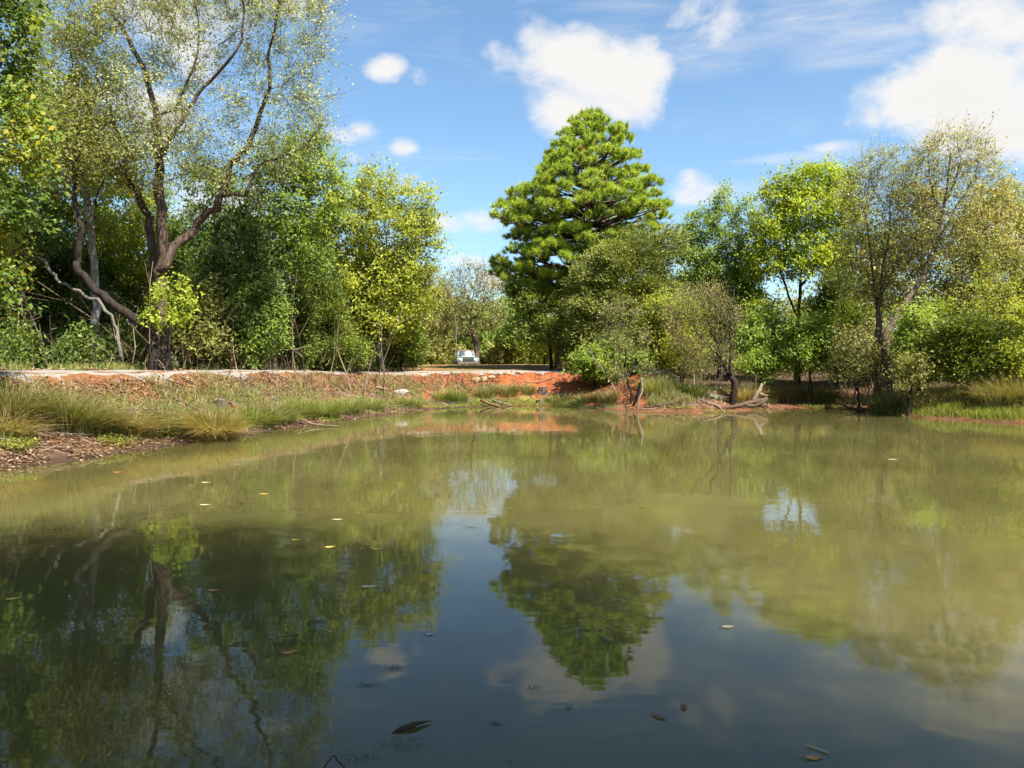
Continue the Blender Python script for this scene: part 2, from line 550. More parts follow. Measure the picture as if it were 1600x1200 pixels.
nrm_s = np.stack([-tan_s[:, 1], tan_s[:, 0]], 1)      # outward: shore runs clockwise seen from above
shore = shore + nrm_s * wob[:, None]

def vnoise(x, y, seed, scale):
    """smooth value noise on points"""
    rs = np.random.default_rng(seed)
    tab = rs.uniform(-1, 1, (64, 64))
    u = x / scale + 17.3; v = y / scale + 5.1
    i = np.floor(u).astype(int); j = np.floor(v).astype(int)
    fu = u - i; fv = v - j
    fu = fu * fu * (3 - 2 * fu); fv = fv * fv * (3 - 2 * fv)
    g = lambda a, b: tab[a % 64, b % 64]
    return (g(i, j) * (1 - fu) + g(i + 1, j) * fu) * (1 - fv) + (g(i, j + 1) * (1 - fu) + g(i + 1, j + 1) * fu) * fv

def shore_dist(x, y):
    """signed distance to the shore (positive on land) and index of the nearest shore point"""
    P = np.stack([x, y], 1)
    d = np.empty(len(P)); ix = np.empty(len(P), int); inside = np.zeros(len(P), bool)
    A = shore; B = np.roll(shore, -1, 0)
    for s in range(0, len(P), 20000):
        p = P[s:s + 20000]
        dd = (p[:, None, 0] - shore[None, :, 0]) ** 2 + (p[:, None, 1] - shore[None, :, 1]) ** 2
        k = dd.argmin(1)
        ix[s:s + 20000] = k
        d[s:s + 20000] = np.sqrt(dd[np.arange(len(p)), k])
        cond = (A[None, :, 1] > p[:, None, 1]) != (B[None, :, 1] > p[:, None, 1])
        xi = A[None, :, 0] + (p[:, None, 1] - A[None, :, 1]) / (B[None, :, 1] - A[None, :, 1] + 1e-12) * (B[None, :, 0] - A[None, :, 0])
        inside[s:s + 20000] = (cond & (p[:, None, 0] < xi)).sum(1) % 2 == 1
    return np.where(inside, -d, d), ix

def height_raw(x, y):
    sd, ix = shore_dist(x, y)
    pr = sprof[ix]
    s = np.clip(sd, 0, 39.9)
    k = np.clip(np.searchsorted(KN, s, side='right') - 1, 0, len(KN) - 2)
    t = (s - KN[k]) / (KN[k + 1] - KN[k])
    n = np.arange(len(s))
    z = pr[n, k] * (1 - t) + pr[n, k + 1] * t
    z = np.where(sd < 0, np.maximum(-1.2, sd * .22), z)
    bumps = .08 * vnoise(x, y, 3, 1.3) + .06 * vnoise(x, y, 4, .55)
    z = z + bumps * np.clip(sd / 1.6, 0, 1) * np.where(sd < 4.3, 1, .35)
    far = np.clip((np.hypot(x, y - 20) - 60) / 150, 0, 1)
    z = z + far * 3.0 * vnoise(x, y, 9, 60)
    return z, sd, ix

def axis(lo, hi, step, far):
    core = np.arange(lo, hi + 1e-6, step)
    ext = np.array([1, 2.5, 5, 10, 20, 40, 80, 160, 320, far])
    return np.concatenate([(lo - ext)[::-1], core, hi + ext])
gx = axis(-34, 34, .32, 900)
gy = axis(-12, 76, .32, 900)
GX, GY = np.meshgrid(gx, gy, indexing='ij')
gz, gsd, gix = height_raw(GX.ravel(), GY.ravel())
GZ = gz.reshape(GX.shape); GSD = gsd.reshape(GX.shape); GIX = gix.reshape(GX.shape)
sm = GZ.copy()
for _ in range(3):
    sm[1:-1, 1:-1] = (sm[1:-1, 1:-1] * 2 + sm[:-2, 1:-1] + sm[2:, 1:-1] + sm[1:-1, :-2] + sm[1:-1, 2:]) / 6
GZ = np.where((GSD > 5), sm, GZ)

def zat(x, y):
    x = np.atleast_1d(np.asarray(x, float)); y = np.atleast_1d(np.asarray(y, float))
    i = np.clip(np.searchsorted(gx, x, side='right') - 1, 0, len(gx) - 2)
    j = np.clip(np.searchsorted(gy, y, side='right') - 1, 0, len(gy) - 2)
    fu = (x - gx[i]) / (gx[i + 1] - gx[i]); fv = (y - gy[j]) / (gy[j + 1] - gy[j])
    return (GZ[i, j] * (1 - fu) + GZ[i + 1, j] * fu) * (1 - fv) + (GZ[i, j + 1] * (1 - fu) + GZ[i + 1, j + 1] * fu) * fv
def z1(x, y):
    return float(zat(x, y)[0])
def ground(px, D):
    x = (px - 800) / F * D
    return np.array([x, D, z1(x, D)])

# ground colours: what the soil itself is at each place
def sstep(a, b, v):
    t = np.clip((v - a) / (b - a), 0, 1)
    return t * t * (3 - 2 * t)
fx, fy = GX.ravel(), GY.ravel()
gpx = 800 + F * fx / np.maximum(fy, 1.0)
sd = GSD.ravel()
n_a = vnoise(fx, fy, 11, 2.2); n_b = vnoise(fx, fy, 12, .7); n_c = vnoise(fx, fy, 13, 6)
sdn = sd + .5 * n_a + .25 * n_b
def lerp(a, b, t):
    return a * (1 - t[:, None]) + np.array(b)[None, :] * t[:, None]
colr = np.tile(np.array([.115, .075, .045]), (len(fx), 1))                # forest floor of needles and leaves
front = fy > 9
fieldm = sstep(620, 665, gpx + 12 * n_a) * (1 - sstep(915, 960, gpx)) * sstep(6.4, 7.4, sdn) * front * (fy < 130)
colr = lerp(colr, (.36, .20, .088), fieldm)
colr = lerp(colr, (.25, .19, .07), fieldm * sstep(.1, .6, n_c) * .7)
bank = (1 - sstep(5.2, 6.4, sdn)) * front
litter = bank * (1 - sstep(640, 780, gpx + 30 * n_a))
colr = lerp(colr, (.29, .14, .065), litter)
redm = bank * sstep(590, 740, gpx + 50 * n_a) * (1 - sstep(985, 1060, gpx + 20 * n_b)) * sstep(.9, 1.5, sdn)
colr = lerp(colr, (.46, .145, .055), redm)
brk = bank * sstep(985, 1060, gpx) * (1 - sstep(1340, 1420, gpx)) * (1 - sstep(3.5, 6, sdn))
colr = lerp(colr, (.22, .115, .062), brk)
rgt = sstep(1350, 1430, gpx + 20 * n_a) * (1 - sstep(5, 8, sdn)) * front
colr = lerp(colr, (.14, .13, .05), rgt)
mud = (1 - sstep(.55, 1.5, sdn + .2 * n_b)) * front
colr = lerp(colr, (.135, .085, .055), mud * (1 - sstep(740, 860, gpx)))
colr = lerp(colr, (.27, .125, .06), mud * sstep(740, 860, gpx))
wet = (1 - sstep(.05, .35, sd))
colr = colr * (1 - .45 * wet[:, None])
colr = colr * np.array([.64, .60, .56])
green = sstep(.1, .7, vnoise(fx, fy, 21, 1.1) + .25) * (sdn > .3) * (sdn < 1.9) * sstep(540, 640, gpx) * (1 - sstep(930, 1000, gpx)) * front
colr = lerp(colr, (.15, .17, .045), green * .75)

nxg, nyg = len(gx), len(gy)
ii, jj = np.meshgrid(np.arange(nxg - 1), np.arange(nyg - 1), indexing='ij')
a = (ii * nyg + jj).ravel()
gq = np.stack([a, a + nyg, a + nyg + 1, a + 1], 1)
gmat, nt, o = newmat('soil')
bs = nt.nodes.new('ShaderNodeBsdfPrincipled')
at = nt.nodes.new('ShaderNodeVertexColor'); at.layer_name = 'soil'
f1 = noise_node(nt, 2.3, 8, .7); f2 = noise_node(nt, 19, 6, .7)
mm = nt.nodes.new('ShaderNodeMath'); mm.operation = 'ADD'
nt.links.new(f1, mm.inputs[0]); nt.links.new(f2, mm.inputs[1])
rr = ramp(nt, mm.outputs[0], [(.0, (.3, .3, .3)), (1, (1, 1, 1))])
mr2 = nt.nodes.new('ShaderNodeMapRange'); mr2.inputs[1].default_value = .7; mr2.inputs[2].default_value = 1.3
mr2.inputs[3].default_value = .5; mr2.inputs[4].default_value = 1.45
nt.links.new(mm.outputs[0], mr2.inputs[0])
vm = nt.nodes.new('ShaderNodeVectorMath'); vm.operation = 'SCALE'
nt.links.new(at.outputs[0], vm.inputs[0]); nt.links.new(mr2.outputs[0], vm.inputs['Scale'])
f3 = noise_node(nt, 1.1, 5, .7, sc=(1, 1, .5))
cv_ = ramp(nt, f3, [(.35, (.62, .72, .85)), (.5, (1, 1, 1)), (.68, (1.12, 1.02, .9))])
vm2 = nt.nodes.new('ShaderNodeVectorMath'); vm2.operation = 'MULTIPLY'
nt.links.new(vm.outputs[0], vm2.inputs[0]); nt.links.new(cv_, vm2.inputs[1])
nt.links.new(vm2.outputs[0], bs.inputs['Base Color'])
bs.inputs['Roughness'].default_value = .95
bs.inputs['Specular IOR Level'].default_value = .15
bp = nt.nodes.new('ShaderNodeBump'); bp.inputs['Strength'].default_value = .8; bp.inputs['Distance'].default_value = .08
nt.links.new(mm.outputs[0], bp.inputs['Height']); nt.links.new(bp.outputs[0], bs.inputs['Normal'])
nt.links.new(bs.outputs[0], o.inputs[0])
gme = mkmesh('ground', np.stack([fx, fy, GZ.ravel()], 1), gq, mat=gmat, smooth=True)
ca = gme.color_attributes.new('soil', 'FLOAT_COLOR', 'POINT')
ca.data.foreach_set('color', np.hstack([colr, np.ones((len(colr), 1))]).astype(np.float32).ravel())
tag(link('ground', gme), kind='structure')

# gravel road along the crest of the dam
road_mat = bark_mat('pale_gravel', (.20, .175, .145), (.37, .335, .295), 30, 1, .8)
i0 = 0; i1 = int(NSEG * 8.3)
ids = np.arange(-26, i1)
sp = shore[ids]
for _ in range(30):
    sp[1:-1] = (sp[:-2] + sp[1:-1] * 2 + sp[2:]) / 4
tn = norm(np.gradient(sp, axis=0)); nn_ = np.stack([-tn[:, 1], tn[:, 0]], 1)
offs = np.linspace(4.15, 6.7, 7)
rp = []
for k, of in enumerate(offs):
    jit = .20 * np.sin(np.arange(len(sp)) * 1.3 + k) * (k in (0, 6)) + .1 * np.sin(np.arange(len(sp)) * .47 + k) * (k in (0, 6))
    pts = sp + nn_ * (of + jit)[:, None] if np.ndim(jit) else sp + nn_ * of
    rp.append(np.stack([pts[:, 0], pts[:, 1], zat(pts[:, 0], pts[:, 1]) + (.02 if 0 < k < 6 else -.01)], 1))
rp = np.array(rp)
nk, nl = rp.shape[:2]
ii, jj = np.meshgrid(np.arange(nk - 1), np.arange(nl - 1), indexing='ij')
a = (ii * nl + jj).ravel()
rq = np.stack([a, a + 1, a + nl + 1, a + nl], 1)
tag(link('gravel_road', mkmesh('gravel_road', rp.reshape(-1, 3), rq, mat=road_mat, smooth=True)), kind='structure')

# ------------------------------------------------------------------ pond water
wmat, nt, o = newmat('turbid_pond_water')
bs = nt.nodes.new('ShaderNodeBsdfPrincipled')
sw = noise_node(nt, .11, 4, .55, sc=(1, 2.2, 1))
nt.links.new(ramp(nt, sw, [(.3, (.062, .055, .018)), (.5, (.080, .071, .024)), (.7, (.104, .092, .034))]), bs.inputs['Base Color'])
bs.inputs['Subsurface Weight'].default_value = 1.0
bs.inputs['Subsurface Radius'].default_value = (1.0, 1.0, .7)
bs.inputs['Subsurface Scale'].default_value = 2.0
bs.subsurface_method = 'BURLEY'
bs.inputs['Roughness'].default_value = .025
bs.inputs['IOR'].default_value = 1.333
bs.inputs['Specular IOR Level'].default_value = .5
w1 = noise_node(nt, .9, 3, .5, sc=(1, 1, 1)); w2 = noise_node(nt, 5.5, 2, .5, sc=(.7, 1.3, 1))
ma = nt.nodes.new('ShaderNodeMath'); ma.operation = 'MULTIPLY_ADD'
nt.links.new(w2, ma.inputs[0]); ma.inputs[1].default_value = .12; nt.links.new(w1, ma.inputs[2])
bp = nt.nodes.new('ShaderNodeBump'); bp.inputs['Strength'].default_value = 1.0; bp.inputs['Distance'].default_value = .0045
nt.links.new(ma.outputs[0], bp.inputs['Height']); nt.links.new(bp.outputs[0], bs.inputs['Normal'])
nt.links.new(bs.outputs[0], o.inputs[0])
ring = shore + nrm_s * 1.2
cv = np.vstack([[[3, 18, 0]], np.hstack([ring, np.zeros((len(ring), 1))])])
n = len(ring)
wt = np.stack([np.zeros(n, int), 1 + (np.arange(n) + 1) % n, 1 + np.arange(n)], 1)
tag(link('pond_water', mkmesh('pond_water', cv, tris=wt, mat=wmat)), kind='structure')

# ------------------------------------------------------------------ trees
def ell_points(rs, lobes, D, n, dmin, zmin):
    """clump centres spread through the lobes of a crown, denser towards their outside"""
    L = np.array([[*W(l[0], D + (l[4] if len(l) > 4 else 0), l[1]), l[2] / F * D, l[3] / F * D] for l in lobes])
    vol = (L[:, 3] * L[:, 4]) ** 1.0
    pr = vol / vol.sum()
    pts = []
    cand_n = n * 6
    ch = rs.choice(len(L), cand_n, p=pr)
    d = rdir(rs, cand_n)
    r = rs.uniform(.3, 1, cand_n) ** .4
    C = L[ch, :3] + d * r[:, None] * np.stack([L[ch, 3], L[ch, 3] * .85, L[ch, 4]], 1)
    C = C[C[:, 2] > zmin]
    acc = np.empty((0, 3))
    for c in C:
        if len(acc) == 0 or ((acc - c) ** 2).sum(1).min() > dmin * dmin:
            acc = np.vstack([acc, c])
            if len(acc) >= n:
                break
    return acc

def grow(rs, stems, clumps, bf=.3, droop=0.0):
    """stems: list of point arrays (first is the trunk); returns paths with node ids, node arrays"""
    pos, par = [], []
    tpaths = []
    for si, s in enumerate(stems):
        ids = []
        for k, p in enumerate(s):
            if si > 0 and k == 0:
                dd = ((np.array(pos) - p) ** 2).sum(1)
                ids.append(int(dd.argmin()))
                continue
            par.append(-1 if not pos else ids[-1])
            pos.append(np.asarray(p, float))
            ids.append(len(pos) - 1)
        tpaths.append(ids)
    plen = np.zeros(len(pos))
    for i in range(len(pos)):
        if par[i] >= 0:
            plen[i] = plen[par[i]] + np.linalg.norm(pos[i] - pos[par[i]])
    cap = len(pos) + len(clumps) * 9 + 10
    PA = np.zeros((cap, 3)); PA[:len(pos)] = pos
    PL = np.zeros(cap); PL[:len(pos)] = plen
    n = len(pos)
    zb = pos[0][2]
    htot = max(1.0, clumps[:, 2].max() - zb)
    d0 = np.array([((PA[:n] - c) ** 2).sum(1).min() for c in clumps])
    bpaths = []
    tips = []
    for ci in np.argsort(d0):
        c = clumps[ci]
        v = c - PA[:n]
        dist = np.linalg.norm(v, axis=1)
        cost = dist + bf * PL[:n] + np.maximum(0, PA[:n, 2] - c[2] + .1 * dist) * 1.1
        cost = cost + (PA[:n, 2] < zb + .16 * htot) * 3
        k = int(cost.argmin())
        L = dist[k]
        m = max(2, min(8, int(L / .45) + 1))
        t = np.linspace(0, 1, m + 1)[1:]
        line = PA[k] + (c - PA[k]) * t[:, None]
        bow = np.sin(t * np.pi) * L * .10
        line[:, 2] -= bow * (1 - droop)
        line[:-1] += rs.normal(size=(m - 1, 3)) * .05 * L ** .5 if m > 1 else 0
        ids = [k]
        for p in line:
            par.append(ids[-1])
            PL[n] = PL[ids[-1]] + L / m
            PA[n] = p
            ids.append(n)
            n += 1
        bpaths.append(ids)
        tips.append(n - 1)
    cnt = np.zeros(n)
    cnt[tips] = 1
    for i in range(n - 1, 0, -1):
        if par[i] >= 0:
            cnt[par[i]] += cnt[i] if cnt[i] > 0 else 0
    cnt = np.maximum(cnt, .6)
    return PA[:n], np.array(par), cnt, tpaths, bpaths, tips

TREE_TRIS = [0]
def tree(name, label, base, stems, lobes, pal, bark='brown', r=.2, n=120, per=60, leaf=.12, crad=.45, dmin=.45, seed=1, group=None, cat='tree',
         style='leaf', twigs=6, flat=.75, cover=2.15, branch_bark=None, stem_r=None, tip=.008, ratio=.55, bf=.3):
    """base: (px, D). stems: polylines of (px, row[, depth offset]) starting near the base; lobes: (px, row, half width, half height[, depth offset])"""
    rs = np.random.default_rng(seed)
    D = base[1]
    b = ground(*base)
    if b[2] < .05: b[2] = .0
    st = []
    for si, s in enumerate(stems):
        P = []
        wander = 0.0
        for k, q in enumerate(s):
            if len(q) > 2:
                wander = q[2]
            elif si > 0:
                wander += rs.normal() * .25
            P.append(W(q[0], D + wander, q[1]))
        P = np.array(P)
        if si == 0:
            P[0] = b - np.array([0, 0, .12])
        cr = catmull(P, 4 if len(P) < 6 else 3)
        cr[1:-1] += rs.normal(size=cr[1:-1].shape) * (.02 if bark == 'white' else .045 if len(P) > 6 else .025)
        st.append(cr)
    cl = ell_points(rs, lobes, D, n, dmin, b[2] + .25)
    N, par, cnt, tp, bps, tips = grow(rs, st, cl, bf)
    e = math.log(max(1.2, r / tip)) / math.log(max(2, cnt[0]))
    rad = tip * np.maximum(cnt, 1) ** e
    pl = np.zeros(len(N))
    for i_ in range(1, len(N)):
        pl[i_] = pl[par[i_]] + np.linalg.norm(N[i_] - N[par[i_]])
    rad = np.maximum(tip * .8, .82 * rad * (1 - .5 * np.clip(pl / (pl.max() * .8), 0, 1)))
    # keep the trunk's taper gentle
    root = thing(name, b, label, cat, group)
    bx = b
    paths = []
    for k, ids in enumerate(tp):
        rr = rad[ids].copy()
        if k == 0:
            rr[0] *= 1.35
            if len(rr) > 1: rr[1] *= 1.1
        else:
            rr[0] = rad[ids[1]] * 1.05
        if stem_r and k < len(stem_r):
            rr = np.maximum(rr, np.linspace(stem_r[k][0], stem_r[k][1], len(rr)))
        if len(ids) > 1:
            paths.append((N[ids] - bx, np.maximum(rr, tip)))
    V, Q, T = tubes(paths, 10, True, .09, rs)
    link('trunk', mkmesh('trunk', V, Q, T, mat=BARK[bark], smooth=True), root)
    bag = Bag()
    thick, thin = [], []
    for ids in bps:
        rr = rad[ids].copy(); rr[0] = min(rr[0], rr[1] * 1.15)
        (thick if rr[0] > .03 else thin).append((N[ids] - bx, rr))
    if thick:
        V, Q, T = tubes(thick, 5, False); bag.add(V, Q, T)
    if thin:
        V, Q, T = tubes(thin, 3, False); bag.add(V, Q, T)
    C = N[tips]
    centre = C.mean(0)
    nC = len(C)
    if twigs:
        ci = np.repeat(np.arange(nC), twigs)
        dirs = rdir(rs, len(ci)) + norm(C[ci] - centre) * .5 + np.array([0, 0, .55 if style != 'droop' else -.6])
        L = crad * rs.uniform(.5, 1.3, len(ci)) * rs.choice([1, 1, 2.1], len(ci))
        A = C[ci] + rs.normal(size=(len(ci), 3)) * .05
        B = A + norm(dirs) * L[:, None]
        V, Q = prisms(A - bx, B - bx, np.full(len(A), tip * .8), np.full(len(A), tip * .35)); bag.add(V, Q)
        tw = (A, B)
    link('branches', bag.mesh('branches', BARK[branch_bark or bark]), root)
    if per:
        m = int(nC * per * cover)
        ci = rs.integers(0, nC, m)
        ctint = np.clip(.5 + .55 * vnoise(C[:, 0] + C[:, 2] * .7, C[:, 1] * .6 + C[:, 2], seed + 1, 1.6) + .35 * rs.uniform(-1, 1, nC), 0, 1)
        if twigs and style in ('leaf', 'droop'):
            tk = rs.integers(0, twigs, m) + ci * twigs
            t = rs.uniform(.05, 1.1, m)[:, None]
            P = tw[0][tk] * (1 - t) + tw[1][tk] * t + rs.normal(size=(m, 3)) * crad * np.array([.33, .33, .33 * flat])
        else:
            P = C[ci] + rs.normal(size=(m, 3)) * crad * np.array([.55, .55, .55 * flat])
        outw = norm(P - centre)
        if style == 'spray':
            d = norm(outw * np.array([1, 1, .3]) + rs.normal(size=(m, 3)) * .45 + np.array([0, 0, .35]))
            nr = rdir(rs, m) + SUNV * .8
            l = leaf * rs.uniform(.8, 1.6, m); w = l * .36
        elif style == 'droop':
            d = norm(rdir(rs, m) * .6 + np.array([0, 0, -.9]))
            nr = rdir(rs, m) + SUNV * .7
            l = leaf * rs.uniform(.7, 1.4, m); w = l * .28
        else:
            d = norm(rdir(rs, m) + np.array([0, 0, -.25]))
            nr = rdir(rs, m) + np.array([0, 0, .3]) + SUNV * .95 + outw * .2
            l = 1.12 * leaf * rs.choice([.7, 1, 1.4], m) * rs.uniform(.75, 1.25, m); w = l * ratio
        nr = norm(nr - d * (nr * d).sum(1, keepdims=True))
        tint = np.clip(.62 * ctint[ci] + .38 * rs.uniform(0, 1, m) + rs.normal(size=m) * .06, 0, 1)
        if D < 22:
            V, Q = leaf_quads(P - bx, d, nr, l, w)
            link('crown', mkmesh('crown', V, Q, tint=tint, mat=PAL[pal]), root)
        else:
            V, T = leaf_tris(P - bx, d, nr, l * 1.1, w)
            link('crown', mkmesh('crown', V, tris=T, tint=tint, mat=PAL[pal]), root)
        TREE_TRIS[0] += m
    return root

def auto_lobes(rs, x0, x1, y0, y1, shape='round', k=8):
    cx, cyy = (x0 + x1) / 2, (y0 + y1) / 2
    hw, hh = (x1 - x0) / 2, (y1 - y0) / 2
    res = []
    for i in range(k):
        t = (i + .5) / k                      # 0 top .. 1 bottom
        yy = y0 + (y1 - y0) * (t * .9 + .06)
        if shape == 'cone':
            wv = hw * (.12 + .88 * t)
        elif shape == 'column':
            wv = hw * (.55 + .45 * math.sin(math.pi * t))
        else:
            wv = hw * math.sin(math.pi * (.12 + .80 * t)) ** .7
        for sgn in (-1, 1):
            ox = sgn * wv * rs.uniform(.25, .55)
            res.append((cx + ox * rs.uniform(.7, 1.5), yy + rs.uniform(-.14, .14) * hh, wv * rs.uniform(.3, .66), max(9, hh * 1.5 / k * rs.uniform(.6, 1.4)), rs.uniform(-.6, .6)))
    return res

def simple_tree(name, label, px, D, box, pal, seed, shape='round', lean=0, stems=1, row=None, **kw):
    rs = np.random.default_rng(seed + 900)
    x0, x1, y0, y1 = box
    g = ground(px, D)
    yb = HOR - (g[2] - EYE) * F / D
    cx = (x0 + x1) / 2
    ss = []
    for s in range(stems):
        sp_ = (s - (stems - 1) / 2) * (x1 - x0) * .22
        topx = cx + sp_ * 1.5 + lean + rs.uniform(-6, 6)
        topy = y0 + (y1 - y0) * (.18 if shape != 'round' else .3)
        pts = [(px + (sp_ * .15 if s else 0), yb if s == 0 else yb - 4)]
        for t in (.3, .55, .8, 1.0):
            pts.append((px + (topx - px) * t + rs.uniform(-5, 5), yb + (topy - yb) * t, rs.uniform(-.3, .3)))
        ss.append(pts)
    return tree(name, label, (px, D), ss, auto_lobes(rs, x0, x1, y0, y1, shape, kw.pop('k', 7)), pal, seed=seed, **kw)

# --- pine
def pine_tree():
    rs = np.random.default_rng(42)
    D = 48.0
    b = ground(876, D)
    tp = catmull([W(876, D, z=b[2] - .15), W(878, D, 535), W(884, D, 490), W(897, D, 440), W(914, D, 390), W(921, D, 320), W(921, D, 250), W(925, D, 186)], 5)
    root = thing('pine_tree', b, 'tall broad pine with dense bright green needle tufts rising above all other trees', 'tree')
    hz = tp[:, 2]
    rows = np.array([174, 185, 200, 215, 240, 265, 285, 300, 320, 345, 365, 385, 410, 430, 450, 475])
    lft = np.array([915, 890, 878, 868, 850, 830, 804, 796, 766, 764, 790, 782, 756, 758, 780, 822])
    rgt_ = np.array([936, 956, 984, 993, 1002, 1018, 1026, 1056, 1056, 1048, 1036, 1020, 1000, 965, 940, 910])
    tr = np.interp(np.linspace(0, 1, len(tp)), [0, .12, .5, 1], [.42, .33, .22, .04])
    V, Q, T = tubes([(tp - b, tr)], 12, True, .05, rs)
    link('trunk', mkmesh('trunk', V, Q, T, mat=BARK['pine'], smooth=True), root)
    pads = []
    for _ in range(2600):
        py = 178 + 285 * rs.uniform(0, 1) ** .9
        z = EYE + (HOR - py) / F * D
        ax = np.interp(z, hz, tp[:, 0])
        a = rs.uniform(0, 2 * np.pi)
        c, s_ = math.cos(a), math.sin(a)
        xl, xr = [(np.interp(py, rows, e) - 800) / F * D for e in (lft, rgt_)]
        lim = (xr - ax) if c > 0 else (ax - xl)
        mean = (xr - xl) / 2
        Lmax = abs(c) * lim + (1 - abs(c)) * mean
        pr = float(np.clip(.28 + .10 * mean, .32, .72)) * rs.uniform(.75, 1.2)
        L = max(0.0, Lmax - pr * .75) * rs.uniform(.2, 1) ** .4
        p = np.array([ax + c * L, D + s_ * L, z - pr * .3])
        if all(np.linalg.norm((p - q[0]) * np.array([1, 1, 1.6])) > .93 * (pr + q[1]) for q in pads):
            pads.append((p, pr, L))
    paths, tufts = [], []
    for (p, pr, L) in pads:
        i = int(np.abs(hz - (p[2] - .10 * L - .2 - .25 * max(0, p[2] - 12))).argmin())
        base = tp[i]
        t = np.linspace(0, 1, 8)
        P = base + (p - base) * t[:, None]
        P[:, 2] += -.07 * L * np.sin(np.pi * t)
        P[1:-1] += np.cumsum(rs.normal(size=(6, 3)) * .03 * max(L, .2) ** .6, 0) * np.sin(np.pi * t[1:-1])[:, None]
        paths.append((P - b, np.linspace(.028 + .021 * L, .022, 8)))
        nt_ = int(5 + 30 * pr * pr)
        for q in range(nt_):
            a = rs.uniform(0, 2 * np.pi); rr = pr * math.sqrt(rs.uniform(0, 1))
            e = p + np.array([math.cos(a) * rr, math.sin(a) * rr, (.42 * pr) * (1 - (rr / pr) ** 2) + rs.uniform(-.08, .14)])
            paths.append((np.array([p + (e - p) * .1 - [0, 0, .08], (p + e) / 2 - [0, 0, .07], e]) - b, np.array([.014, .012, .009])))
            tufts.append((e, norm((e - p) * np.array([1, 1, .5]) / pr + np.array([0, 0, .9]))))
    tufts.append((tp[-1], np.array([0, 0, 1.])))
    V, Q, T = tubes(paths, 4, False)
    link('branches', mkmesh('branches', V, Q, T, mat=BARK['pine']), root)
    E = np.array([t[0] for t in tufts]); A = np.array([t[1] for t in tufts])
    per = 74
    m = len(E) * per
    ti = np.repeat(np.arange(len(E)), per)
    along = rs.uniform(-.16, .10, m)[:, None]
    P = E[ti] + A[ti] * along + rs.normal(size=(m, 3)) * .02
    d = norm(A[ti] * rs.uniform(.1, 1.0, m)[:, None] + rdir(rs, m) * .95)
    l = rs.uniform(.18, .33, m)[:, None]
    s = norm(np.cross(d, rdir(rs, m))) * rs.uniform(.012, .021, m)[:, None]
    V = np.stack([P - s, P + s, P + d * l], 1).reshape(-1, 3) - b
    tt = rs.uniform(0, 1, len(E)); 
    tint = np.clip(.6 * tt[ti] + .4 * rs.uniform(0, .94, m), 0, .94)
    dead = rs.uniform(size=len(E)) < .008
    tint = np.where(dead[ti], 1.0, tint)
    link('crown', mkmesh('crown', V, tris=np.arange(m * 3).reshape(-1, 3), tint=tint, mat=PAL['pine']), root)
pine_tree()

# --- the dam at the left
G1 = 'trees behind the gravel road on the dam'
tree('broadleaf_tree', 'pale leaved open tree with forked rough trunk towering over the dam road', (258, 29), [
    [(258, 575), (254, 520), (250, 470), (252, 435), (256, 400), (254, 350), (250, 290), (248, 230), (245, 180), (226, 110), (200, 60), (165, 0), (150, -60)],
    [(252, 462), (242, 410), (236, 370), (226, 325), (206, 288), (190, 270), (198, 248), (186, 215), (172, 170), (150, 120)],
    [(256, 425), (272, 385), (300, 358), (328, 335), (346, 305), (362, 258), (385, 228), (404, 190), (420, 140), (424, 90), (432, 30), (440, -30)],
    [(346, 305), (368, 300), (386, 302), (398, 270), (415, 255), (450, 240), (480, 225), (505, 190)],
    [(250, 250), (272, 205), (300, 160), (330, 125), (372, 80), (380, 20), (372, -50)],
    [(200, 280), (165, 245), (150, 210), (120, 130), (105, 60)],
    [(265, 190), (300, 110), (312, 50), (300, -20)],
], [(110, 150, 70, 80), (215, 60, 75, 80), (160, 210, 90, 70), (300, 50, 70, 90), (330, 210, 90, 70), (430, 70, 70, 90), (450, 190, 62, 66), (395, 265, 70, 46), (240, 160, 80, 80), (95, 60, 50, 80), (270, -50, 170, 60), (430, -30, 80, 60), (490, 160, 26, 40), (250, 250, 90, 50), (490, 60, 30, 60)],
    'birch', 'red', r=.28, n=540, per=60, leaf=.077, crad=.55, dmin=.42, seed=2, group=G1, twigs=13, stem_r=[(.30, .025), (.19, .045), (.18, .025), (.08, .02), (.09, .02), (.08, .02), (.055, .02)], tip=.007, ratio=.6, branch_bark='twig')
tree('sycamore_tree', 'upright white barked trunk half hidden in leaves behind the leaning dark tree', (150, 31), [
    [(152, 560), (150, 500), (148, 440), (144, 390), (140, 330), (132, 280), (127, 220), (122, 150), (118, 60)], [(132, 280), (110, 240), (80, 200), (60, 150)]],
    [(110, 120, 60, 70), (80, 190, 50, 50), (150, 150, 40, 60), (60, 130, 50, 50), (120, 40, 60, 50), (160, 270, 50, 40)], 'yellowgreen', 'white', r=.22, n=80, per=55, leaf=.13, seed=3, group=G1)
tree('sycamore_tree', 'pale sycamore with crooked limb reaching outward over dark undergrowth', (192, 29), [
    [(192, 570), (186, 530), (172, 495), (152, 468), (122, 456), (95, 440), (80, 425), (66, 408), (40, 396), (10, 394), (-30, 388), (-80, 370)]],
    [(-20, 370, 60, 50), (-80, 340, 70, 70), (40, 360, 50, 34)], 'dark', 'grey', r=.085, n=60, per=60, leaf=.13, seed=4, group=G1, ratio=.7)
tree('leaning_tree', 'dark crooked trunk leaning over then rising beside the pale sycamore', (240, 28), [
    [(244, 575), (240, 540), (226, 510), (205, 492), (182, 478), (152, 452), (124, 422), (119, 400), (128, 362), (122, 330), (118, 290), (124, 240), (120, 190)], [(119, 330), (105, 290), (90, 250)], [(128, 362), (150, 310), (170, 270)]],
    [(110, 240, 55, 50), (80, 270, 45, 45), (160, 250, 45, 45), (120, 190, 40, 50)], 'olive', 'dark', r=.22, n=75, per=50, leaf=.10, seed=5, group=G1)
